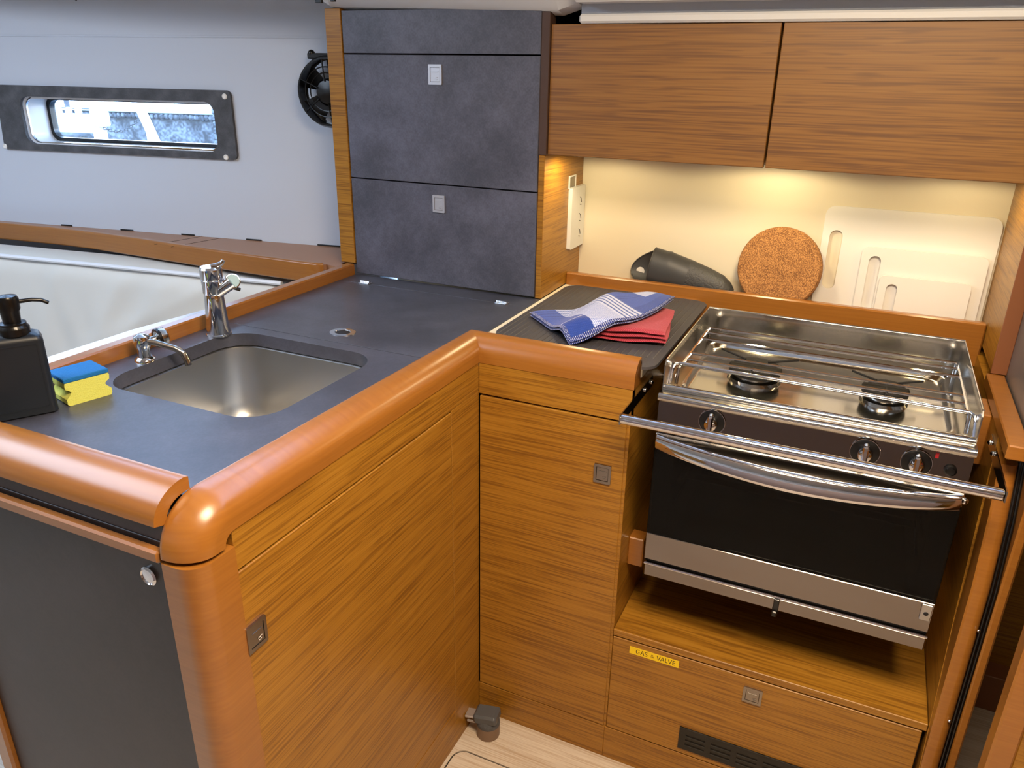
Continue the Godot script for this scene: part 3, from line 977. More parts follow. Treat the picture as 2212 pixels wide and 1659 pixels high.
func sink_unit() -> void:
	var X := -0.65
	var c := thing("sink_cabinet", "wooden sink cabinet with large door, rounded rail and dark end panel", "cabinet", Vector3(-0.92, 0, -0.92))
	part("carcass", S.new().box(Vector3(-1.165, 0.0, -1.60), Vector3(-0.672, 0.74, -0.565), 0.0), M.gap, c)
	# face frame round the door
	part("fascia", S.new().box(Vector3(-0.672, 0.829, -1.268), Vector3(X, 0.889, -0.598), 0.0006), M.veneer, c)
	part("face_strip", S.new().box(Vector3(-0.672, 0.0, -1.268), Vector3(X, 0.8285, -1.1555), 0.0006), M.veneer, c)
	part("toe_board", S.new().box(Vector3(-0.672, 0.0, -1.1548), Vector3(X, 0.0995, -0.598), 0.0008), M.veneer, c)
	var d := part("door", S.new().box(Vector3(-0.671, 0.1022, -1.1532), Vector3(X + 0.0005, 0.8258, -0.584), 0.001), M.veneer, c)
	part("latch", latch(Transform3D(Basis(Vector3(0, 0, -1), Vector3.UP, Vector3(1, 0, 0)), Vector3(X + 0.0005, 0.718, -0.614)), 0.036, 0.042), M.nickel, d, "square brushed metal push latch")
	# rounded rail that turns down at the end and becomes the corner post
	var fr := []
	var bx := Basis(Vector3(1, 0, 0), Vector3(0, 1, 0), Vector3(0, 0, 1))
	fr.append(Transform3D(Basis(Vector3(1, 0, -1.0), Vector3.UP, Vector3(0, 0, 1)), Vector3(-0.690, 0.889, -1.267 - 0.04 * 0.0)))
	for i in 11:
		var g := PI / 2 * i / 10.0
		# the section's y axis swings from up to outwards along +z
		var yy := Vector3(0, cos(g), sin(g))
		var ctr := Vector3(-0.690, 0.872, -0.601)
		fr.append(Transform3D(Basis(Vector3(1, 0, 0), yy, Vector3(1, 0, 0).cross(yy)), ctr + yy * 0.017))
	fr[0] = Transform3D(Basis(Vector3(1, 0, -1), Vector3.UP, Vector3(0, 0, 1)), Vector3(-0.690, 0.889, -1.267 + 0.04))
	for i in fr.size():      # the rail is a little narrower at the inner corner than at the post
		var x0 := -0.704 if i > 0 else -0.688
		var wide := (-0.648 - x0) / 0.042
		var f: Transform3D = fr[i]
		f.basis.x = Vector3(f.basis.x.x * wide, 0, f.basis.x.z)
		f.origin.x = x0
		if i == 0:
			f.basis.x = Vector3(wide, 0, 0.93)
			f.origin.z = -1.306
		fr[i] = f
	var rail := part("rail", S.new().sweep(nose(0.042, 0.052, 0.036), fr), M.wood, c)
	var pf := []
	for y in [0.866, 0.0]:
		pf.append(Transform3D(Basis(Vector3(1, 0, 0), Vector3(0, 0, 1), Vector3(0, -1, 0)), Vector3(-0.704, y, -0.598)))
	var post := nose(0.056, 0.066, 0.030)
	part("corner_post", S.new().sweep(post, pf), M.wood, c)
	# end of the peninsula
	part("end_panel", S.new().box(Vector3(-1.166, 0.0, -0.565), Vector3(-0.704, 0.886, -0.545), 0.0008), M.slate_end, c)
	part("upper_panel", S.new().box(Vector3(-1.166, 0.8865, -0.565), Vector3(-0.704, 0.922, -0.5455), 0.0008), M.slate_end, c)
	part("ledge_strip", S.new().box(Vector3(-1.20, 0.863, -0.5448), Vector3(-0.7045, 0.8805, -0.531), 0.003), M.wood, c)
	part("end_trim", S.new().box(Vector3(-1.20, 0.0, -0.60), Vector3(-1.1665, 0.868, -0.535), 0.004), M.wood, c)
	# section of the grab rail: a curved slab, z outwards and y up
	var sec := PackedVector2Array()
	for i in 11:
		var g := PI / 2 * i / 10.0
		sec.append(Vector2(-0.585 + 0.052 * sin(g), 0.915 + 0.042 * cos(g)))
	sec.append(Vector2(-0.546, 0.911))
	for i in 9:
		var g := PI / 2 * (8 - i) / 8.0
		sec.append(Vector2(-0.585 + 0.033 * sin(g), 0.914 + 0.024 * cos(g)))
	sec.append(Vector2(-0.592, 0.938))
	sec.append(Vector2(-0.592, 0.955))
	part("grab_rail", S.new().prism(sec, 0.500, Transform3D(Basis(Vector3(0, 0, 1), Vector3(0, 1, 0), Vector3(-1, 0, 0)), Vector3(-0.703, 0, 0))), M.wood, c, "curved wooden grab rail along the end")
	part("end_button", S.new().lathe([Vector2(0.0135, 0.0), Vector2(0.0135, 0.003), Vector2(0.011, 0.005), Vector2(0.010, 0.0035), Vector2(0.004, 0.0042)], Transform3D(Basis(Vector3(1, 0, 0), Vector3(0, 0, 1), Vector3(0, -1, 0)), Vector3(-0.742, 0.828, -0.545))), M.chrome, c, "round chrome button on the dark end panel")
	# worktop
	var w := thing("worktop", "dark slate laminate worktop with sink cut-out and lift-up lid", "worktop", Vector3(-0.92, 0.905, -1.07))
	var slo := Vector2(-1.118, 0.790)
	var shi := Vector2(-0.772, 1.112)
	part("front_slab", S.new().ring(rect_for(Vector2(-1.178, 0.586), Vector2(-0.692, 1.1410), 8), rrect(slo, shi, 0.062, 8), 0.025, flatY(0.905)), M.slate, w)
	var lid := part("lid", S.new().box(Vector3(-1.178, 0.905, -1.5350), Vector3(-0.664, 0.930, -1.1433), 0.0002), M.slate, w)
	part("lid_seam", S.new().box(Vector3(-1.178, 0.905, -1.1432), Vector3(-0.69, 0.9296, -1.1411), 0.0), M.black_matte, w)
	part("rear_slab", S.new().box(Vector3(-1.178, 0.905, -1.606), Vector3(-0.664, 0.930, -1.5362), 0.0004), M.slate, w)
	var ring := S.new().lathe([Vector2(0.0235, -0.001), Vector2(0.0235, 0.0014), Vector2(0.0145, 0.0014), Vector2(0.013, -0.001)], Transform3D(Basis.from_scale(Vector3(1.15, 1, 1)), Vector3(-0.919, 0.9302, -1.196)), 32, false)
	part("finger_ring", ring, M.chrome, lid, "oval chrome finger ring in the lid")
	part("finger_hole", S.new().lathe([Vector2(0.0135, 0.0), Vector2(0.0135, 0.0006)], Transform3D(Basis.from_scale(Vector3(1.15, 1, 1)), Vector3(-0.919, 0.9300, -1.196)), 24), M.black, lid)
	for q in [Vector3(-1.102, 0.930, -1.537), Vector3(-0.727, 0.930, -1.533)]:
		var hs := S.new().box(q + Vector3(-0.014, 0, -0.010), q + Vector3(0.014, 0.003, 0.010), 0.001)
		hs.tube([q + Vector3(-0.013, 0.004, 0), q + Vector3(0.013, 0.004, 0)], 0.0035, 10)
		part("hinge", hs, M.chrome, lid, "small chrome lid hinge")
	part("rear_fiddle", S.new().box(Vector3(-1.204, 0.895, -1.604), Vector3(-1.179, 0.957, -0.586), 0.003), M.wood, w, "wooden fiddle along the back of the worktop")
	# sink bowl
	var sk := thing("sink", "brushed steel sink bowl set under the dark worktop", "sink", Vector3(-0.945, 0.745, -0.95))
	var loops := []
	for st in [[0.006, 0.904, 0.066, -0.014], [0.006, 0.9045, 0.066, -0.003], [0.0, 0.902, 0.062, 0.004], [0.0, 0.88, 0.062, 0.006], [0.0, 0.79, 0.060, 0.010], [0.0, 0.766, 0.055, 0.016], [0.0, 0.753, 0.045, 0.028], [0.0, 0.749, 0.035, 0.046], [0.0, 0.747, 0.03, 0.10], [0.0, 0.746, 0.01, 0.145]]:
		var lp := rrect(slo + Vector2(st[3], st[3]), shi - Vector2(st[3], st[3]), st[2], 8)
		var row := []
		for p in lp:
			row.append(Vector3(p.x, st[1], -p.y))
		row.append(row[0])
		loops.append(row)
	var bowl := S.new().sheet(loops)
	bowl.sharp = 50
	part("bowl", bowl, M.brushed, sk)
	part("drain", S.new().lathe([Vector2(0.034, 0.0), Vector2(0.034, 0.002), Vector2(0.024, 0.003), Vector2(0.02, 0.001)], Transform3D(Basis(), Vector3(-0.945, 0.746, -0.95))), M.chrome, sk)
	part("floor_plate", S.new().box(Vector3(-0.975, 0.7445, -0.98), Vector3(-0.915, 0.7462, -0.92), 0.0), M.brushed, sk)


func tower() -> void:
	var z := -1.606
	var t := thing("tower_cabinet", "tall dark grey tower cabinet with two latched doors and wooden stile", "cabinet", Vector3(-0.94, 0.93, -1.73))
	part("carcass", S.new().box(Vector3(-1.177, 0.930, -1.86), Vector3(-0.679, 1.545, z - 0.021), 0.0), M.gap, t)
	part("top_panel", S.new().box(Vector3(-1.1755, 1.4540, z - 0.02), Vector3(-0.679, 1.543, z), 0.0008), M.slate_cool_lit, t)
	var a := part("upper_door", S.new().box(Vector3(-1.1755, 1.1735, z - 0.02), Vector3(-0.679, 1.4512, z), 0.001), M.slate_cool_lit, t)
	var b := part("lower_door", S.new().box(Vector3(-1.1755, 0.9335, z - 0.02), Vector3(-0.679, 1.1708, z), 0.001), M.slate_cool_lit, t)
	var n := Basis(Vector3(1, 0, 0), Vector3.UP, Vector3(0, 0, 1))
	part("latch", latch(Transform3D(n, Vector3(-0.931, 1.411, z)), 0.034, 0.042), M.bright, a, "small bright metal latch")
	part("latch", latch(Transform3D(n, Vector3(-0.928, 1.128, z)), 0.032, 0.040), M.bright, b, "small bright metal latch")
	part("stile", S.new().box(Vector3(-1.2215, 0.9575, -1.86), Vector3(-1.1785, 1.548, z + 0.002), 0.0012), M.veneer, t, "wooden stile at the tower's left edge")
	part("side_panel", S.new().box(Vector3(-0.6785, 0.930, -1.862), Vector3(-0.664, 1.2525, z - 0.004), 0.001), M.veneer, t, "wooden side panel facing the stove counter")
	part("reveal", S.new().box(Vector3(-0.679, 1.253, -1.64), Vector3(-0.6605, 1.541, z - 0.002), 0.0008), M.reveal, t)
	# outlet and switch on the wooden side
	var o := thing("power_outlet", "white upright socket plate on the tower's wooden side", "outlet", Vector3(-0.664, 1.015, -1.814))
	var T := Transform3D(Basis(Vector3(0, 0, -1), Vector3.UP, Vector3(1, 0, 0)), Vector3(-0.664, 1.090, -1.812))
	part("plate", S.new().prism(rrect(Vector2(-0.046, -0.074), Vector2(0.046, 0.074), 0.004, 3), 0.010, T), M.white, o)
	for k in 3:
		var y := [0.038, -0.002, -0.040][k] as float
		var sg := S.new()
		sg.tube([T * Vector3(0.008, y + 0.010, 0.0102), T * Vector3(0.016, y + 0.006, 0.0102), T * Vector3(0.020, y - 0.004, 0.0102)], 0.0009, 5)
		sg.tube([T * Vector3(0.010, y - 0.008, 0.0102), T * Vector3(0.018, y - 0.010, 0.0102)], 0.0009, 5)
		part("socket_slot", sg, M.grille, o)
	var s := thing("light_switch", "small square switch plate above the white socket plate", "switch", Vector3(-0.664, 1.163, -1.785))
	var T2 := Transform3D(Basis(Vector3(0, 0, -1), Vector3.UP, Vector3(1, 0, 0)), Vector3(-0.664, 1.177, -1.785))
	part("rim", S.new().ring(rrect(Vector2(-0.022, -0.0155), Vector2(0.022, 0.0155), 0.001, 2), rrect(Vector2(-0.019, -0.0125), Vector2(0.019, 0.0125), 0.001, 2), 0.003, T2), M.white, s)
	part("button", S.new().box(Vector3(-0.0185, -0.012, 0), Vector3(0.0185, 0.012, 0.002), 0.0006, T2), M.nickel, s)


func overheads() -> void:
	var z := -1.615
	var names := ["brown veneered overhead cabinet beside the dark tower", "brown veneered overhead cabinet at the right edge"]
	var xs := [[-0.660, -0.2062], [-0.2022, 0.253]]
	for k in 2:
		var c := thing("overhead_cabinet", names[k], "cabinet", Vector3((xs[k][0] + xs[k][1]) / 2, 1.254, -1.74), "overhead cabinets")
		part("body", S.new().box(Vector3(xs[k][0], 1.257, -1.862), Vector3(xs[k][1], 1.511, z - 0.021), 0.001), M.veneer_cool_lit, c)
		part("door", S.new().box(Vector3(xs[k][0], 1.2535, z - 0.02), Vector3(xs[k][1], 1.5115, z), 0.0012), M.veneer_cool_lit, c)
		part("bumper", S.new().box(Vector3(xs[k][1] - 0.004, 1.2515, z - 0.019), Vector3(xs[k][1] - 0.001, 1.2535, z - 0.004), 0.0004), M.white, c)


func stove_unit() -> void:
	var Z := -1.267
	# narrow cabinet
	var c := thing("narrow_cabinet", "narrow wooden cabinet with one tall latched door beside the stove", "cabinet", Vector3(-0.495, 0, -1.5))
	part("carcass", S.new().box(Vector3(-0.649, 0.0, -1.86), Vector3(-0.350, 0.896, Z - 0.021), 0.0), M.gap, c)
	part("fascia", S.new().box(Vector3(-0.6492, 0.8235, Z - 0.02), Vector3(-0.3365, 0.8885, Z), 0.0008), M.veneer, c)
	var d := part("door", S.new().box(Vector3(-0.6468, 0.0890, Z - 0.02), Vector3(-0.3425, 0.8195, Z + 0.001), 0.001), M.veneer, c)
	part("latch", latch(Transform3D(Basis(), Vector3(-0.382, 0.707, Z + 0.001)), 0.034, 0.040), M.nickel, d, "square brushed metal push latch")
	part("toe_board", S.new().box(Vector3(-0.6492, 0.0, Z - 0.02), Vector3(-0.3395, 0.0865, Z), 0.0008), M.veneer, c)
	part("side_panel", S.new().box(Vector3(-0.350, 0.0, -1.80), Vector3(-0.3365, 0.8960, Z - 0.002), 0.0008), M.veneer, c)
	var sec := nose(0.040, 0.052, 0.036)
	var fr := [Transform3D(Basis(Vector3(1, 0, 1), Vector3.UP, Vector3(-1, 0, 0)), Vector3(-0.688, 0.889, Z - 0.039)), Transform3D(Basis(Vector3(0, 0, 1), Vector3.UP, Vector3(-1, 0, 0)), Vector3(-0.334, 0.889, Z - 0.039))]
	part("rail", S.new().sweep(sec, fr), M.wood, c, "rounded wooden rail above the narrow door")
	# cream counter under the mat, its back fiddle and shelf
	var t := thing("stove_counter", "cream counter beside the stove with wooden fiddle and shelf behind", "worktop", Vector3(-0.5, 0.905, -1.53))
	part("counter_slab", S.new().box(Vector3(-0.6636, 0.898, -1.768), Vector3(-0.332, 0.930, Z - 0.0395), 0.002), M.cream, t)
	part("back_fiddle", S.new().box(Vector3(-0.6636, 0.865, -1.787), Vector3(0.2535, 0.9595, -1.7685), 0.003), M.wood, t, "wooden fiddle in front of the splashback shelf")
	part("shelf_board", S.new().box(Vector3(-0.6636, 0.905, -1.8625), Vector3(0.2535, 0.925, -1.7875), 0.001), M.veneer, t)
	# niche and drawer
	var n := thing("drawer_unit", "wooden drawer unit with vent grille under the oven", "drawer", Vector3(-0.045, 0, -1.5))
	part("ledge", S.new().box(Vector3(-0.336, 0.3385, -1.80), Vector3(0.2485, 0.3545, Z + 0.001), 0.0012), M.veneer, n)
	part("carcass", S.new().box(Vector3(-0.3385, 0.0, -1.80), Vector3(0.2485, 0.3385, Z - 0.022), 0.0), M.gap, n)
	var dr := part("drawer_front", S.new().box(Vector3(-0.3355, 0.0890, Z - 0.02), Vector3(0.2425, 0.3355, Z + 0.0005), 0.0012), M.veneer, n)
	part("toe_board", S.new().box(Vector3(-0.3392, 0.0, Z - 0.02), Vector3(0.2485, 0.0865, Z), 0.0008), M.veneer, n)
	part("back_panel", S.new().box(Vector3(-0.336, 0.3545, -1.80), Vector3(0.2485, 0.90, -1.79), 0.0), M.veneer, n)
	part("latch", latch(Transform3D(Basis(), Vector3(-0.049, 0.297, Z + 0.0005)), 0.036, 0.036), M.nickel, dr, "square brushed metal push latch")
	# grille
	var g := S.new()
	var glo := Vector2(-0.178, 0.104)
	var ghi := Vector2(0.15, 0.161)
	var T := Transform3D(Basis(), Vector3(0, 0, Z + 0.0005))
	var bars := S.new()
	bars.box(Vector3(glo.x, glo.y, 0), Vector3(ghi.x, ghi.y, 0.0008), 0.0, T)
	var ys := [0.104, 0.1165, 0.1215, 0.1285, 0.1335, 0.1405, 0.1455, 0.161]
	for k in 4:
		bars.box(Vector3(glo.x, ys[k * 2], 0.0), Vector3(ghi.x, ys[k * 2 + 1], 0.0030), 0.0004, T)
	for k in 7:
		var x0 := glo.x + (0.0 if k == 0 else -0.002 + 0.014 + k * 0.0523 - 0.0105)
		var x1 := glo.x + (0.014 if k == 0 else 0.014 + k * 0.0523)
		if k == 6: x1 = ghi.x
		bars.box(Vector3(x0, glo.y, 0.0), Vector3(x1, ghi.y, 0.0031), 0.0003, T)
	part("vent_grille", bars, M.grille, dr, "black slotted vent grille")
	# yellow tape with lettering
	var tp := part("tape_label", S.new().box(Vector3(-0.299, 0.3062, Z + 0.0003), Vector3(-0.196, 0.3240, Z + 0.0009), 0.0001), M.yellow, dr, "yellow lettered tape")
	for w in [["GAS", -0.2725, M.ink, 15], ["&", -0.2505, M.faint, 11], ["VALVE", -0.2220, M.ink, 15]]:
		var tm := TextMesh.new()
		var f := SystemFont.new()
		f.font_names = PackedStringArray(["Droid Sans"])
		tm.font = f
		tm.text = w[0]
		tm.font_size = 16
		tm.pixel_size = 0.00088 * w[3] / 15.0
		tm.depth = 0.0003
		var mi := MeshInstance3D.new()
		mi.name = "lettering"
		mi.mesh = tm
		mi.material_override = w[2]
		tp.add_sibling(mi, true)
		mi.reparent(dr, false)
		mi.position = Vector3(w[1], 0.3150, Z + 0.0010) - origin[dr]
	# stop blocks either side of the oven
	for q in [[Vector3(-0.3365, 0.474, -1.365), Vector3(-0.305, 0.540, -1.330), "wooden stop block on the left of the oven bay"], [Vector3(0.215, 0.79, -1.53), Vector3(0.2495, 0.885, -1.445), "wooden stop block on the right of the oven bay"]]:
		single("stop_block", S.new().box(q[0], q[1], 0.002), M.wood, q[2], "block", Vector3((q[0].x + q[1].x) / 2, q[0].y, (q[0].z + q[1].z) / 2), "oven stop blocks")


func stove() -> void:
	var x0 := -0.288
	var x1 := 0.211
	var o := thing("gas_stove", "stainless steel gimballed gas stove with two burners and dark glass oven", "stove", Vector3(-0.04, 0.503, -1.48))
	part("oven_shell", S.new().ring(rect_for(Vector2(x0 + 0.002, 0.506), Vector2(x1 - 0.002, 0.874), 2), rrect(Vector2(x0 + 0.035, 0.560), Vector2(x1 - 0.035, 0.775), 0.01, 2), 0.38, Transform3D(Basis(), Vector3(0, 0, -1.665))), M.black_matte, o)
	part("oven_back", S.new().box(Vector3(x0 + 0.002, 0.506, -1.672), Vector3(x1 - 0.002, 0.874, -1.660), 0.001), M.black_matte, o)
	# oven rack and its runners
	var rack := S.new()
	for k in 11:
		rack.tube([Vector3(x0 + 0.045, 0.702, -1.33 - k * 0.028), Vector3(x1 - 0.045, 0.702, -1.33 - k * 0.028)], 0.0017, 6)
	rack.tube([Vector3(x0 + 0.046, 0.702, -1.32), Vector3(x0 + 0.046, 0.702, -1.63)], 0.0022, 6)
	rack.tube([Vector3(x1 - 0.046, 0.702, -1.32), Vector3(x1 - 0.046, 0.702, -1.63)], 0.0022, 6)
	part("oven_rack", rack, M.steel, o)
	for sx in [x0 + 0.037, x1 - 0.037]:
		for y in [0.735, 0.695, 0.65]:
			part("rack_runner", S.new().tube([Vector3(sx, y, -1.32), Vector3(sx, y, -1.63)], 0.003, 6), M.steel, o)
	# door
	var zf := -1.270
	var d := part("oven_door", S.new().box(Vector3(x0, 0.600, zf - 0.010), Vector3(x1, 0.790, zf), 0.001), M.ovenglass, o, "dark glass oven door")
	part("door_strip", S.new().box(Vector3(x0, 0.541, zf - 0.010), Vector3(x1, 0.5995, zf), 0.001), M.strip, d, "polished strip under the glass")
	part("door_gap", S.new().box(Vector3(x0 + 0.001, 0.533, zf - 0.012), Vector3(x1 - 0.001, 0.541, zf - 0.006), 0.0), M.black, d)
	part("door_top", S.new().box(Vector3(x0, 0.7875, zf - 0.012), Vector3(x1, 0.813, zf + 0.001), 0.002), M.steel, d)
	# bowed handle
	var fr := []
	for i in 25:
		var u := i / 24.0
		var bow := pow(sin(u * PI), 0.8)
		var h := 0.0135 + 0.004 * bow
		var p := Vector3(lerpf(x0 + 0.004, x1 - 0.004, u), 0.800 - 0.014 * bow, zf + 0.006 + 0.026 * bow)
		fr.append(Transform3D(Basis(Vector3(0, 0.34, 0.94) * 0.006, Vector3(0, 0.94, -0.34) * h, Vector3(-1, 0, 0)), p))
	var ell := PackedVector2Array()
	for i in 16:
		ell.append(Vector2(cos(TAU * i / 16), sin(TAU * i / 16)))
	var hs := S.new().sweep(ell, fr)
	hs.sharp = 60
	part("handle", hs, M.chrome, d, "bowed chrome oven handle")
	part("door_bolt", S.new().ball(Vector3(x1 + 0.002, 0.800, zf - 0.002), 0.006), M.chrome, d)
	# base rail with rounded top, catch and corner plate
	part("base_rail", S.new().box(Vector3(x0 + 0.001, 0.503, zf - 0.02), Vector3(x1 + 0.001, 0.5325, zf + 0.002), 0.003), M.strip, o, "polished rail along the oven's foot")
	part("rail_bead", S.new().tube([Vector3(x0 + 0.001, 0.532, zf), Vector3(x1 + 0.001, 0.532, zf)], 0.0028, 8), M.chrome, o)
	var ct := S.new().box(Vector3(-0.040, 0.500, zf + 0.002), Vector3(-0.030, 0.532, zf + 0.008), 0.001)
	ct.box(Vector3(-0.041, 0.496, zf + 0.002), Vector3(-0.031, 0.508, zf + 0.013), 0.002)
	part("door_catch", ct, M.black, o)
	part("corner_plate", S.new().box(Vector3(0.192, 0.566, zf + 0.0005), Vector3(0.2085, 0.598, zf + 0.004), 0.001), M.brushed, o, "small bright plate with a screw")
	part("plate_screw", S.new().lathe([Vector2(0.004, 0), Vector2(0.003, 0.0015)], Transform3D(Basis(Vector3(1, 0, 0), Vector3(0, 0, 1), Vector3(0, -1, 0)), Vector3(0.2005, 0.580, zf + 0.004)), 12), M.black_matte, o)
	# control panel with rounded ends
	part("control_panel", S.new().prism(rrect(Vector2(x0, 0.818), Vector2(x1, 0.880), 0.008, 5), 0.020, Transform3D(Basis(), Vector3(0, 0, zf - 0.022))), M.strip, o)
	var zp := zf - 0.002
	for q in [[-0.191, 0.856, -1], [0.058, 0.854, 1], [0.134, 0.852, 1]]:
		var kT := Transform3D(Basis(Vector3(1, 0, 0), Vector3(0, 0, 1), Vector3(0, -1, 0)), Vector3(q[0], q[1] - 0.002, zp))
		var kn := part("knob_plate", S.new().lathe([Vector2(0.0225, 0.0), Vector2(0.0225, 0.002), Vector2(0.020, 0.0035)], kT), M.black, o)
		var ks := S.new().lathe([Vector2(0.012, 0.0035), Vector2(0.0125, 0.012), Vector2(0.010, 0.020), Vector2(0.006, 0.022)], kT)
		ks.box(Vector3(-0.0045, 0.012, -0.019), Vector3(0.0045, 0.026, 0.012), 0.003, kT)
		ks.ball(kT * Vector3(0, 0.014, -0.017), 0.0048)
		part("knob", ks, M.chrome, kn, "chrome control knob")
		var rp := []
		for k in 30:
			rp.append(kT * Vector3(cos(TAU * k / 30) * 0.0228, 0.0015, sin(TAU * k / 30) * 0.0228))
		part("knob_rim", S.new().tube(rp, 0.0009, 6, true), M.chrome, kn)
	part("igniter_button", S.new().lathe([Vector2(0.0095, 0.0), Vector2(0.0095, 0.003), Vector2(0.007, 0.004), Vector2(0.006, 0.006), Vector2(0.002, 0.0062)], Transform3D(Basis(Vector3(1, 0, 0), Vector3(0, 0, 1), Vector3(0, -1, 0)), Vector3(0.183, 0.848, zp))), M.black, o, "small round black igniter button")
	part("panel_mark", S.new().box(Vector3(0.158, 0.864, zp), Vector3(0.163, 0.874, zp + 0.0003), 0.0), mat(Color(0.55, 0.08, 0.12), 0.4), o)
	# two rounded steel lips in front of the hob
	part("front_lip", S.new().sweep(rrect(Vector2(-0.016, -0.008), Vector2(0.012, 0.008), 0.0075, 5), [Transform3D(Basis(Vector3(0, 0, 1), Vector3.UP, Vector3(-1, 0, 0)), Vector3(x1 + 0.001, 0.884, zf - 0.006)), Transform3D(Basis(Vector3(0, 0, 1), Vector3.UP, Vector3(-1, 0, 0)), Vector3(x0 - 0.001, 0.884, zf - 0.006))]), M.steel, o)
	part("front_bead", S.new().tube([Vector3(x0 + 0.002, 0.893, zf - 0.026), Vector3(x1 - 0.001, 0.893, zf - 0.026)], 0.0075, 14), M.steel, o)
	# hob tray
	var lo := Vector2(x0 + 0.001, 1.296)
	var hi := Vector2(x1 - 0.001, 1.672)
	part("hob_rim", S.new().ring(rect_for(lo, hi, 8), rrect(lo + Vector2(0.022, 0.022), hi - Vector2(0.026, 0.05), 0.03, 8), 0.012, flatY(0.876)), M.steel, o)
	var loops := []
	for st in [[0.0, 0.888, 0.030], [0.004, 0.8865, 0.030], [0.008, 0.880, 0.028], [0.013, 0.8785, 0.024], [0.10, 0.8783, 0.01], [0.148, 0.8783, 0.002]]:
		var row := []
		for p in rrect(lo + Vector2(0.022 + st[0], 0.022 + st[0]), hi - Vector2(0.026 + st[0], 0.05 + st[0]), st[2], 8):
			row.append(Vector3(p.x, st[1], -p.y))
		row.append(row[0])
		loops.append(row)
	var tray := S.new().sheet(loops)
	tray.sharp = 60
	part("hob_tray", tray, M.steel, o)
	part("tray_floor", S.new().box(Vector3(x0 + 0.1, 0.8765, -1.50), Vector3(x1 - 0.1, 0.8783, -1.42), 0.0), M.steel, o)
	# splash guard: back and two sides, thin folded steel
	part("back_guard", S.new().box(Vector3(x0, 0.876, -1.6735), Vector3(x1, 0.946, -1.6715), 0.0006), M.steel, o)
	for sx in [x0, x1 - 0.002]:
		part("side_guard", S.new().prism(PackedVector2Array([Vector2(1.288, 0.876), Vector2(1.6715, 0.876), Vector2(1.6715, 0.946), Vector2(1.297, 0.946), Vector2(1.290, 0.938)]), 0.002, Transform3D(Basis(Vector3(0, 0, -1), Vector3.UP, Vector3(1, 0, 0)), Vector3(sx, 0, 0))), M.steel, o)
	var lip := S.new()
	lip.tube([Vector3(x0 + 0.001, 0.946, -1.298), Vector3(x0 + 0.001, 0.946, -1.6725), Vector3(x1 - 0.001, 0.946, -1.6725), Vector3(x1 - 0.001, 0.946, -1.298)], 0.0018, 8)
	part("guard_lip", lip, M.chrome, o)
	# burners
	for q in [[Vector3(-0.150, 0.8783, -1.452), 0.048], [Vector3(0.078, 0.8783, -1.448), 0.039]]:
		var r: float = q[1]
		var T := Transform3D(Basis(), q[0])
		var bu := part("burner", S.new().lathe([Vector2(r * 1.05, 0.0), Vector2(r, 0.006), Vector2(r * 0.8, 0.008), Vector2(r * 0.8, 0.012)], T), M.steel, o)
		part("burner_cap", S.new().lathe([Vector2(r * 0.85, 0.0122), Vector2(r * 1.0, 0.016), Vector2(r * 1.03, 0.024), Vector2(r, 0.027), Vector2(r * 0.9, 0.0295), Vector2(r * 0.3, 0.030)], T), M.iron, bu, "black burner cap")
		# pan fingers
		for k in 3:
			var g := TAU * k / 3 + PI / 2
			part("pan_finger", S.new().tube([q[0] + Vector3(cos(g) * r * 0.5, 0.034, sin(g) * r * 0.5), q[0] + Vector3(cos(g) * r * 1.75, 0.037, sin(g) * r * 1.75)], 0.0022, 6), M.iron, bu)
	# wire pan rest
	var ws := [-1.612, -1.577, -1.531, -1.433, -1.395]
	for k in 5:
		part("rest_wire", S.new().tube([Vector3(x0 + 0.020, 0.918, ws[k]), Vector3(x1 - 0.013, 0.918, ws[k] + 0.002)], 0.0027 if k != 2 else 0.0036, 8), M.chrome, o)
	for sx in [x0 + 0.016, x1 - 0.012]:
		part("rest_side", S.new().tube([Vector3(sx, 0.890, -1.622), Vector3(sx, 0.914, -1.620), Vector3(sx, 0.918, -1.610), Vector3(sx, 0.918, -1.335), Vector3(sx, 0.892, -1.325)], 0.0036, 8), M.chrome, o)
	part("front_rod", S.new().tube([Vector3(x0 + 0.004, 0.886, -1.322), Vector3(x0 + 0.003, 0.913, -1.345), Vector3(x0 + 0.006, 0.921, -1.352), Vector3(x0 + 0.016, 0.923, -1.352), Vector3(x1 - 0.012, 0.923, -1.342), Vector3(x1 - 0.004, 0.919, -1.340), Vector3(x1 - 0.001, 0.910, -1.334), Vector3(x1 - 0.001, 0.886, -1.31)], 0.0036, 10), M.chrome, o)
	# gimbal pivots
	for q in [[x0, -0.337], [x1, 0.2495]]:
		part("gimbal_pivot", S.new().tube([Vector3(q[0], 0.835, -1.50), Vector3(q[1], 0.835, -1.50)], 0.009, 12), M.steel, o)
	# crash bar across the bay
	var b := thing("crash_bar", "polished steel safety bar in front of the stove", "grab bar", Vector3(-0.045, 0.85, -1.2))
	part("bar", S.new().tube([Vector3(-0.335, 0.8610, -1.197), Vector3(-0.333, 0.8610, -1.197), Vector3(0.2445, 0.8585, -1.197), Vector3(0.2465, 0.8585, -1.197)], [0.0075, 0.0095, 0.0095, 0.0075], 18), M.chrome, b)
	for q in [[-0.3362, 0.861], [0.2473, 0.8585]]:
		var br := S.new()
		var poly := PackedVector2Array([Vector2(1.190, q[1] - 0.009), Vector2(1.30, q[1] - 0.012), Vector2(1.405, q[1] - 0.012), Vector2(1.405, q[1] + 0.010), Vector2(1.30, q[1] + 0.010), Vector2(1.190, q[1] + 0.009)])
		br.prism(poly, 0.002, Transform3D(Basis(Vector3(0, 0, -1), Vector3.UP, Vector3(1, 0, 0)), Vector3(q[0] - 0.0 if q[0] < 0 else q[0] - 0.0, 0, 0)))
		part("bracket", br, M.steel, b)
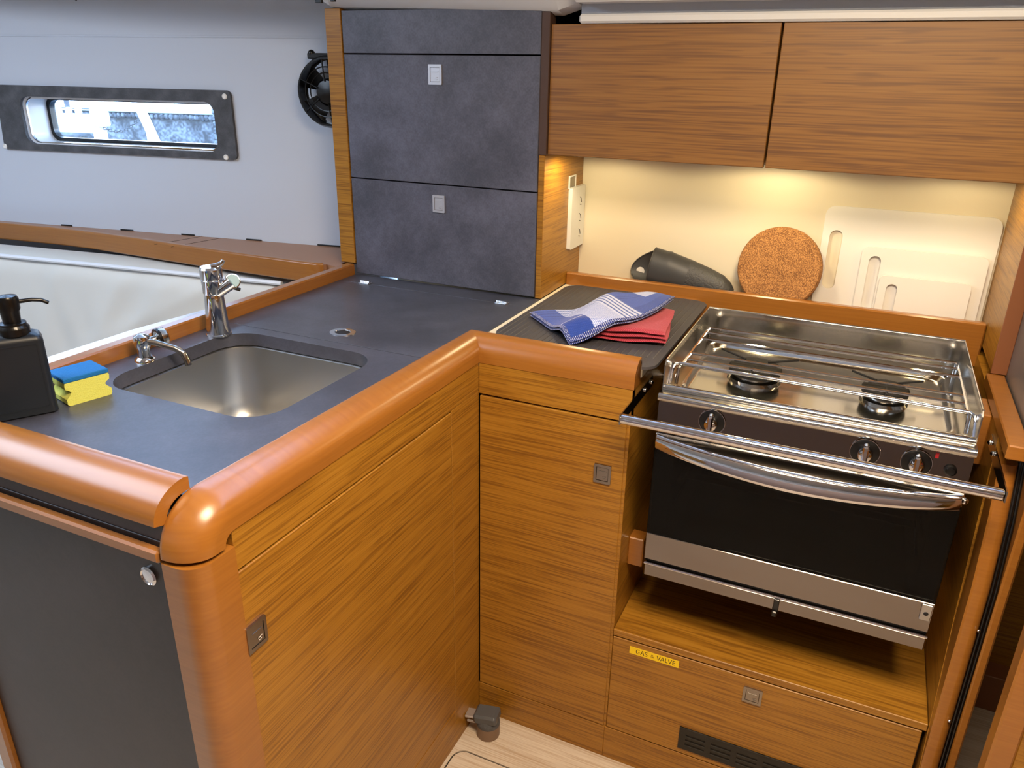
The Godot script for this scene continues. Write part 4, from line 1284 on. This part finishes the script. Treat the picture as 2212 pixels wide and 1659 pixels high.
		for z in [-1.345, -1.39]:
			part("bracket_screw", S.new().ball(Vector3(q[0] + (0.003 if q[0] < 0 else -0.001), q[1], z), 0.0045), M.chrome, b)


func right_partition() -> void:
	# wooden cheek right of the stove with an arm rail, and the dark panel above
	var p := thing("stove_cheek", "wooden partition with arm rail right of the stove", "partition", Vector3(0.262, 0, -1.5))
	var cheek := PackedVector2Array([Vector2(1.862, 0.0), Vector2(1.205, 0.0), Vector2(1.262, 0.333), Vector2(1.311, 0.561), Vector2(1.347, 0.79), Vector2(1.36, 0.893), Vector2(1.862, 0.893)])
	part("cheek", S.new().prism(cheek, 0.0245, Transform3D(Basis(Vector3(0, 0, -1), Vector3.UP, Vector3(1, 0, 0)), Vector3(0.2495, 0, 0))), M.veneer, p)
	part("arm_rail", S.new().box(Vector3(0.2475, 0.887, -1.60), Vector3(0.278, 0.911, -1.262), 0.002), M.wood, p)
	part("upper_cheek", S.new().box(Vector3(0.2545, 0.9115, -1.8625), Vector3(0.279, 1.511, -1.603), 0.001), M.veneer, p)
	part("upper_edge", S.new().box(Vector3(0.2535, 0.9115, -1.603), Vector3(0.280, 1.511, -1.598), 0.001), M.edge, p)
	part("dark_panel", S.new().box(Vector3(0.280, 0.60, -1.80), Vector3(0.288, 1.62, -1.315), 0.0008), M.dark_panel, p, "dark satin upper panel")
	# rounded door post, rubber seal, jamb
	var d := thing("door_post", "rounded wooden door post with black rubber seal", "door post", Vector3(0.28, 0, -1.26))
	var pp := []
	for q in [Vector2(0.0, -1.225), Vector2(0.30, -1.243), Vector2(0.66, -1.250), Vector2(0.78, -1.272), Vector2(0.86, -1.305), Vector2(0.93, -1.335), Vector2(1.06, -1.345), Vector2(1.70, -1.345)]:
		pp.append(Transform3D(Basis(Vector3(1, 0, 0), Vector3(0, 0, 1), Vector3(0, -1, 0)), Vector3(0.2505 if q.x < 0.9 else 0.2885, q.x, q.y - 0.06)))
	pp = pp.slice(0, 5)
	var sec := nose(0.0275, 0.060, 0.013)
	part("post", S.new().sweep(sec, pp), M.wood, d)
	for q in [[0.2780, 0.2820], [0.2835, 0.2875]]:
		var sl := []
		for r in [Vector2(0.0, -1.232), Vector2(0.30, -1.250), Vector2(0.66, -1.256), Vector2(0.78, -1.278), Vector2(0.86, -1.311), Vector2(0.95, -1.33)]:
			sl.append(Vector3((q[0] + q[1]) / 2, r.x, r.y))
		part("seal", S.new().tube(sl, 0.0022, 8), M.seal, d)
	part("jamb", S.new().box(Vector3(0.2885, 0.0, -1.40), Vector3(0.303, 0.95, -1.250), 0.003), M.wood, d)
	part("jamb_upper", S.new().box(Vector3(0.2885, 0.95, -1.40), Vector3(0.315, 1.62, -1.335), 0.003), M.wood, d)
	for q in [Vector3(0.2765, 0.585, -1.249), Vector3(0.2725, 0.395, -1.2435)]:
		part("screw_cap", S.new().ball(q, 0.0028, Vector3.ONE, 10), M.chrome, d)
	# beyond the doorway: a dim cabin and the edge of its open door
	struct("wall_cabin", S.new().box(Vector3(0.303, 0.02, -1.93), Vector3(1.7, 1.62, -1.86), 0.0), M.veneer, "dim wooden wall inside the next cabin")
	struct("trim_7", S.new().box(Vector3(0.303, 0.0, -1.86), Vector3(1.6, 0.10, -1.80), 0.002), M.edge, "low wooden plinth inside the next cabin")
	var e := thing("cabin_door", "reddish wooden edge of the open cabin door", "door", Vector3(0.36, 0, -1.05))
	part("door_edge", S.new().box(Vector3(0.2955, 0.0, -1.112), Vector3(0.327, 1.70, -1.075), 0.003), M.wood, e)
	part("door_leaf", S.new().box(Vector3(0.327, 0.0, -1.105), Vector3(0.95, 1.70, -1.08), 0.002), M.veneer, e)
	struct("wall_doorway", S.new().box(Vector3(0.95, 0.0, -1.12), Vector3(1.7, 1.95, -1.07), 0.0), M.veneer, "wooden bulkhead beside the cabin door")


func sink_things() -> void:
	# mixer tap
	var base := Vector3(-1.128, 0.930, -1.076)
	var o := thing("mixer_tap", "chrome mixer tap with lever and short angled spout behind the sink", "tap", base)
	var T := Transform3D(Basis(), base)
	part("base_ring", S.new().lathe([Vector2(0.0245, 0.0), Vector2(0.0245, 0.003), Vector2(0.022, 0.005)], T), M.chrome, o)
	part("body", S.new().lathe([Vector2(0.0225, 0.004), Vector2(0.0205, 0.03), Vector2(0.0185, 0.075), Vector2(0.0175, 0.084)], T), M.chrome, o)
	var up := along(base + Vector3(0, 0.080, 0), base + Vector3(0, 0.135, 0))
	part("cartridge", S.new().lathe([Vector2(0.0165, 0.0), Vector2(0.0195, 0.006), Vector2(0.0200, 0.030), Vector2(0.0190, 0.031), Vector2(0.0205, 0.033), Vector2(0.0210, 0.052), Vector2(0.018, 0.056)], up), M.chrome, o)
	part("lever", S.new().tube([base + Vector3(0.002, 0.135, 0.0), base + Vector3(0.010, 0.137, -0.008), base + Vector3(0.017, 0.142, -0.014), base + Vector3(0.019, 0.147, -0.016)], [0.006, 0.006, 0.0045, 0.004], 10), M.chrome, o)
	var sa := base + Vector3(0.000, 0.078, 0.004)
	var sb := base + Vector3(0.034, 0.107, -0.018)
	part("spout", S.new().tube([sa, sa.lerp(sb, 0.5), sb], [0.011, 0.0125, 0.0135], 16), M.chrome, o)
	var face := along(sb, sb + Vector3(0.72, 0.35, 0.60))
	part("spray_head", S.new().lathe([Vector2(0.0115, -0.006), Vector2(0.0150, -0.001), Vector2(0.0150, 0.004), Vector2(0.0135, 0.005)], face), M.chrome, o)
	part("spray_face", S.new().lathe([Vector2(0.0128, 0.0048), Vector2(0.0128, 0.0058)], face, 24), M.aqua, o, "round pale blue spray face")
	part("spout_nub", S.new().tube([sb + Vector3(0.004, -0.012, 0.002), sb + Vector3(0.014, -0.016, -0.004)], 0.0035, 8), M.black, o)
	# small second tap
	var b2 := Vector3(-1.135, 0.930, -0.905)
	var q := thing("water_tap", "small old chrome tap with thin bent spout and round knob", "tap", b2)
	part("base_ring", S.new().lathe([Vector2(0.0185, 0.0), Vector2(0.0175, 0.004), Vector2(0.0125, 0.008)], Transform3D(Basis(), b2), 20), M.chrome, q)
	part("pillar", S.new().lathe([Vector2(0.0115, 0.006), Vector2(0.0105, 0.022), Vector2(0.0135, 0.028), Vector2(0.0155, 0.036), Vector2(0.0130, 0.046), Vector2(0.005, 0.050)], Transform3D(Basis(), b2), 20), M.chrome, q)
	part("spout", S.new().tube([b2 + Vector3(0.004, 0.038, 0.004), b2 + Vector3(0.020, 0.034, -0.010), b2 + Vector3(0.045, 0.022, -0.028), b2 + Vector3(0.057, 0.013, -0.034), b2 + Vector3(0.063, -0.002, -0.036), b2 + Vector3(0.064, -0.010, -0.036)], [0.0058, 0.0058, 0.0058, 0.006, 0.006, 0.0062], 12), M.steel, q)
	var kt := along(b2 + Vector3(0.004, 0.034, -0.010), b2 + Vector3(0.014, 0.037, -0.040))
	part("knob", S.new().lathe([Vector2(0.006, 0.0), Vector2(0.007, 0.012), Vector2(0.0165, 0.016), Vector2(0.0175, 0.022), Vector2(0.0165, 0.030), Vector2(0.010, 0.034)], kt, 24), M.steel, q, "round metal tap knob")
	part("collar", S.new().lathe([Vector2(0.0175, 0.0), Vector2(0.0175, 0.005)], Transform3D(along(b2 + Vector3(0.010, 0.036, -0.026), b2 + Vector3(0.014, 0.037, -0.040)).basis, b2 + Vector3(0.0085, 0.0355, -0.0235)), 24), M.black, q)
	# soap dispenser
	var e1 := Vector3(0.52, 0, -0.854).normalized()
	var n1 := Vector3(0.854, 0, 0.52).normalized()
	var C := Vector3(-1.109, 0.930, -0.658)
	var s := thing("soap_dispenser", "dark grey square soap dispenser with black pump beside the sponge", "soap dispenser", C)
	var ST := Transform3D(Basis(e1, Vector3.UP, n1), C)
	var lev := []
	for st in [[0.0, 0.004], [0.003, 0.0], [0.115, 0.0], [0.122, 0.003], [0.126, 0.010]]:
		var row := []
		for p in rrect(Vector2(-0.046 + st[1], -0.0225 + st[1]), Vector2(0.046 - st[1], 0.0225 - st[1]), 0.008, 4):
			row.append(p)
		lev.append([st[0], row])
	var bottle := S.new()
	var pv := PackedVector3Array()
	var pt := PackedInt32Array()
	var nn: int = lev[0][1].size()
	for l in lev:
		for p in l[1]:
			pv.append(ST * Vector3(p.x, l[0], p.y))
	for i in lev.size() - 1:
		for k in nn:
			var k2 := (k + 1) % nn
			pt.append_array([i * nn + k, i * nn + k2, (i + 1) * nn + k2, i * nn + k, (i + 1) * nn + k2, (i + 1) * nn + k])
	pv.append(ST * Vector3(0, 0, 0))
	pv.append(ST * Vector3(0, 0.126, 0))
	for k in nn:
		var k2 := (k + 1) % nn
		pt.append_array([lev.size() * nn, k2, k, lev.size() * nn + 1, (lev.size() - 1) * nn + k, (lev.size() - 1) * nn + k2])
	bottle.put(pv, pt)
	part("bottle", bottle, M.soap, s)
	part("label_frame", S.new().ring(rrect(Vector2(-0.037, 0.012), Vector2(0.037, 0.112), 0.003, 3), rrect(Vector2(-0.0355, 0.0135), Vector2(0.0355, 0.1105), 0.003, 3), 0.0008, Transform3D(ST.basis, ST * Vector3(0, 0, 0.0223))), M.soap, s)
	var NT := Transform3D(ST.basis, ST * Vector3(0.013, 0.1245, 0))
	part("collar", S.new().lathe([Vector2(0.0205, 0.0), Vector2(0.0205, 0.010), Vector2(0.0175, 0.014), Vector2(0.0175, 0.017), Vector2(0.012, 0.018)], NT, 28), M.black, s)
	part("pump", S.new().lathe([Vector2(0.0115, 0.016), Vector2(0.0125, 0.034), Vector2(0.0142, 0.037), Vector2(0.0146, 0.052), Vector2(0.0125, 0.0565), Vector2(0.004, 0.058)], NT, 24), M.black, s)
	part("nozzle", S.new().tube([NT * Vector3(0.010, 0.0465, 0), NT * Vector3(0.030, 0.0470, 0), NT * Vector3(0.041, 0.0450, 0), NT * Vector3(0.050, 0.0395, 0)], [0.0032, 0.003, 0.003, 0.0028], 10), M.black, s)
	# sponge
	var a := Vector3(-1.072, 0.930, -0.706)
	var f := Vector3(0.25, 0, -0.968).normalized()
	var g := Vector3(-0.968, 0, -0.25).normalized()
	var sp := thing("sponge", "yellow sponge with blue scouring top and grip notches", "sponge", a + f * 0.033 + g * 0.03)
	var PT := Transform3D(Basis(f, Vector3.UP, f.cross(Vector3.UP)), a)
	if PT.basis.z.dot(g) < 0:
		PT = Transform3D(Basis(f, Vector3.UP, -f.cross(Vector3.UP)), a)
	part("foam", S.new().prism(PackedVector2Array([Vector2(0.002, 0.0), Vector2(0.065, 0.0), Vector2(0.067, 0.004), Vector2(0.067, 0.011), Vector2(0.061, 0.017), Vector2(0.0585, 0.021), Vector2(0.061, 0.024), Vector2(0.066, 0.027), Vector2(0.067, 0.034), Vector2(0.066, 0.037), Vector2(0.0, 0.037), Vector2(-0.001, 0.032), Vector2(0.0, 0.027), Vector2(0.005, 0.024), Vector2(0.0075, 0.021), Vector2(0.005, 0.017), Vector2(-0.001, 0.011), Vector2(-0.001, 0.003)]), 0.058, PT), M.foam, sp)
	part("scourer", S.new().box(Vector3(-0.001, 0.037, -0.0005), Vector3(0.067, 0.0445, 0.0585), 0.0012, PT), M.scour, sp, "blue scouring layer")


func counter_things() -> void:
	# drying mat that hangs a little over the counter's end
	var m := thing("drying_mat", "dark grey ribbed drying mat under the dish towels", "mat", Vector3(-0.46, 0.930, -1.49))
	var lp := rrect(Vector2(-0.645, 1.3085), Vector2(-0.302, 1.752), 0.035, 8)
	for i in lp.size():
		var p := lp[i]
		if p.x > -0.42:
			p.x += 0.012 * smoothstep(1.25, 1.75, p.y) * 0.0
		if p.y < 1.4:
			p.y = p.y - 0.045 * smoothstep(-0.336, -0.322, p.x)
		lp[i] = p
	part("base", S.new().prism(lp, 0.0055, flatY(0.9302)), M.mat, m)
	for k in 27:
		var x := -0.635 + k * 0.0122
		var z0 := -1.745 + (0.02 if k < 2 or k > 25 else 0.0)
		part("rib", S.new().tube([Vector3(x, 0.9347, z0), Vector3(x, 0.9347, -1.318)], 0.0018, 6), M.mat, m)
	# folded red towel
	var A := Vector3(-0.475, 0, -1.358)
	var B := Vector3(-0.313, 0, -1.390)
	var Cc := Vector3(-0.340, 0, -1.560)
	var D := Vector3(-0.500, 0, -1.575)
	var r := thing("red_dish_towel", "folded red honeycomb dish towel under the blue one", "dish towel", (A + B + Cc + D) / 4 + Vector3(0, 0.937, 0))
	for fl in 3:
		var top := []
		var low := []
		var uvs := []
		for i in 21:
			var ra := []
			var rb := []
			var ru := []
			for k in 21:
				var u := k / 20.0
				var v := i / 20.0
				var p := A.lerp(B, u).lerp(D.lerp(Cc, u), v)
				p += (Cc - A) * (0.006 * (fl - 1) * (v - 0.5)) + (B - A) * 0.012 * sin(v * 5 + fl * 2)
				var base := 0.9378 + fl * 0.0092 + 0.0015 * sin(u * 9 + fl) + 0.0018 * u * u
				var edge := minf(minf(u, 1 - u), minf(v, 1 - v))
				var rd := 0.0038 * sqrt(clampf(edge / 0.05, 0.0, 1.0))
				ra.append(p + Vector3(0, base + 0.0042 + rd, 0))
				rb.append(p + Vector3(0, base + 0.0038 - rd, 0))
				ru.append(Vector2(u * 0.8, v))
			top.append(ra)
			low.append(rb)
			uvs.append(ru)
		var rs := S.new().sheet(top, low, uvs)
		rs.sharp = 70
		part("fold", rs, M.towel_red, r)
	# blue towel laid over it
	var a := Vector3(-0.624, 0, -1.453)
	var b := Vector3(-0.478, 0, -1.312)
	var c := Vector3(-0.343, 0, -1.572)
	var d := Vector3(-0.408, 0, -1.606)
	var bl := thing("blue_dish_towel", "blue and white checked dish towel laid on the red one", "dish towel", (a + b + c + d) / 4 + Vector3(0, 0.937, 0))
	for fl in 2:
		var top := []
		var low := []
		var uvs := []
		for i in 33:
			var ra := []
			var rb := []
			var ru := []
			for k in 41:
				var u := k / 40.0        # from the left edge to the right
				var v := i / 32.0        # from back to front
				var p := a.lerp(d, u).lerp(b.lerp(c, u), v)
				p += Vector3(0.026, 0, 0.036) * sin(u * PI) * v + Vector3(0, 0, -0.012) * sin(u * PI) * (1.0 - v)
				# height: resting on the mat at the left, carried by the red towel at the right
				var front := p.z - (-1.358 - 0.20 * (p.x + 0.475))
				var h := 0.9368 + 0.0335 * smoothstep(0.050, -0.005, front) * smoothstep(-0.55, -0.47, p.x)
				h += 0.0015 * sin(u * 13.0 + v * 4.0) + 0.010 * smoothstep(0.75, 1.0, u) * v
				h += fl * 0.0062
				var edge := minf(minf(u, 1 - u), minf(v, 1 - v))
				var rd := 0.0031 * sqrt(clampf(edge / 0.03, 0.0, 1.0))
				if fl == 0:
					p += (a - p).normalized() * 0.002
				ra.append(p + Vector3(0, h + 0.0026 + rd, 0))
				rb.append(p + Vector3(0, h + 0.0024 - rd, 0))
				ru.append(Vector2(u, v))
			top.append(ra)
			low.append(rb)
			uvs.append(ru)
		var bs := S.new().sheet(top, low, uvs)
		bs.sharp = 70
		part("fold", bs, M.towel_blue, bl)


func shelf_things() -> void:
	# silicone oven mitt: an open pointed cone with a hanging hole
	var a := Vector3(-0.462, 0.983, -1.825)
	var b := Vector3(-0.262, 0.955, -1.826)
	var o := thing("oven_mitt", "black textured silicone oven mitt lying on the splashback shelf", "oven mitt", Vector3(-0.36, 0.925, -1.826))
	var prof_n := 28
	var rows := []
	var ax := (b - a).normalized()
	var upv := Vector3(0, 1, 0)
	upv = (upv - ax * upv.dot(ax)).normalized()
	var sidev := ax.cross(upv)
	var stations := [[-0.026, 0.040, 0.030], [0.0, 0.049, 0.034], [0.006, 0.0495, 0.034], [0.032, 0.0500, 0.034], [0.038, 0.0515, 0.0345], [0.045, 0.0500, 0.034], [0.09, 0.0465, 0.032], [0.135, 0.041, 0.030], [0.170, 0.034, 0.027], [0.190, 0.022, 0.022], [0.200, 0.010, 0.012], [0.202, 0.001, 0.001]]
	var smooth_rows := []
	for st in stations:
		var row := []
		for k in prof_n + 1:
			var g := TAU * k / prof_n
			var along_x: float = st[0]
			var far := -sin(g) * signf(sidev.z) * 0.86 - cos(g) * 0.5
			if st[0] < 0.003:      # the far side of the mouth runs out into a rounded hanging flap
				along_x = st[0] - 0.056 * pow(maxf(far, 0.0), 1.4) * (1.0 if st[0] > -0.01 else 1.0)
			row.append(a + ax * along_x + upv * cos(g) * st[1] + sidev * sin(g) * st[2] + Vector3(0, -0.012 * along_x / 0.2, 0))
		rows.append(row)
	var cuff := S.new().sheet(rows.slice(1, 7))
	cuff.sharp = 60
	part("cuff", cuff, M.silicone_smooth, o)
	var body := S.new().sheet(rows.slice(6, 13))
	body.sharp = 60
	part("body", body, M.silicone, o)
	var rim := []
	for k in prof_n:
		rim.append(rows[1][k])
	part("cuff_rim", S.new().tube(rim, 0.0016, 6, true), M.silicone_smooth, o)
	var near := sidev * signf(sidev.z)
	part("hanging_hole", S.new().lathe([Vector2(0.0105, 0.0), Vector2(0.0105, 0.0006)], Transform3D(Basis(ax, near, ax.cross(near)), a - ax * 0.032 - near * 0.0285 - upv * 0.024), 24), M.board, o)
	# cork trivet leaning on the wall
	var cc := Vector3(-0.168, 1.0145, -1.826)
	var nrm := Vector3(-0.10, 0.20, 0.97).normalized()
	var ct := thing("cork_trivet", "round cork trivet leaning between the oven mitt and cutting boards", "trivet", Vector3(-0.168, 0.925, -1.82))
	var CT := Transform3D(along(cc, cc + nrm).basis, cc)
	part("disc", S.new().lathe([Vector2(0.090, -0.012), Vector2(0.0925, -0.009), Vector2(0.0925, 0.006), Vector2(0.089, 0.010), Vector2(0.04, 0.0102)], CT, 64), M.cork, ct)
	# cutting boards, largest at the back
	var specs := [[-0.090, 0.250, 0.9255, 1.158, -1.8595, 0.008, 0.020, "largest white cutting board, against the splashback", Vector2(-0.061, 1.040), 0.132], [-0.002, 0.240, 0.9255, 1.078, -1.848, 0.008, 0.014, "middle white cutting board with a slot handle", Vector2(0.026, 1.000), 0.120], [0.042, 0.218, 0.9255, 1.022, -1.8365, 0.007, 0.010, "smallest white cutting board in front", Vector2(0.069, 0.962), 0.086]]
	for k in 3:
		var q: Array = specs[k]
		var cb := thing("cutting_board", q[7], "cutting board", Vector3((q[0] + q[1]) / 2, q[2], q[4]), "white cutting boards")
		# a board with a slot: left part carries the slot, as one ring
		var hw := [0.0135, 0.012, 0.011][k] as float
		var sl: Vector2 = q[8]
		var slot := rrect(Vector2(sl.x - hw, sl.y - q[9] / 2), Vector2(sl.x + hw, sl.y + q[9] / 2), hw * 0.98, 8)
		var lean := 0.012
		var BT := Transform3D(Basis(Vector3(1, 0, 0), Vector3(0, 1, -0.02), Vector3(0, 0.02, 1)), Vector3(0, 0, q[4] + 0.0215 - 0.0035))
		part("board", S.new().ring(rrect(Vector2(q[0], q[2]), Vector2(q[1], q[3]), q[6], 8), slot, q[5], BT), M.board, cb)


func foot_pump() -> void:
	var c := Vector3(-0.598, 0.0, -1.213)
	var o := thing("foot_pump", "grey foot pump pedal on a round brown base in the floor corner", "foot pump", c)
	part("base", S.new().lathe([Vector2(0.026, 0.0), Vector2(0.0265, 0.002), Vector2(0.0265, 0.034), Vector2(0.024, 0.036)], Transform3D(Basis(), c), 32), mat(Color(0.47, 0.38, 0.31), 0.5), o)
	part("boot", S.new().lathe([Vector2(0.0262, 0.030), Vector2(0.0270, 0.034), Vector2(0.0262, 0.042), Vector2(0.020, 0.052)], Transform3D(Basis(), c), 32), M.gasket, o)
	var T := Transform3D(Basis(Vector3.UP, deg_to_rad(8)) * Basis(Vector3.BACK, deg_to_rad(6)), c + Vector3(-0.002, 0.050, 0.0))
	part("pedal", S.new().box(Vector3(-0.028, -0.008, -0.022), Vector3(0.027, 0.016, 0.022), 0.005, T), M.pedal, o, "slanting dark grey pedal")
	part("pedal_screw", S.new().ball(T * Vector3(0.004, 0.0135, -0.006), 0.003, Vector3(1, 0.5, 1)), M.chrome, o)
	var h := S.new().box(Vector3(-0.050, 0.000, -0.012), Vector3(-0.022, 0.006, 0.014), 0.001, T)
	h.tube([T * Vector3(-0.046, -0.010, 0.010), T * Vector3(-0.020, -0.008, 0.013)], 0.003, 8)
	part("hinge_plate", h, M.bright, o, "bright hinge plate fixed to the cabinet")
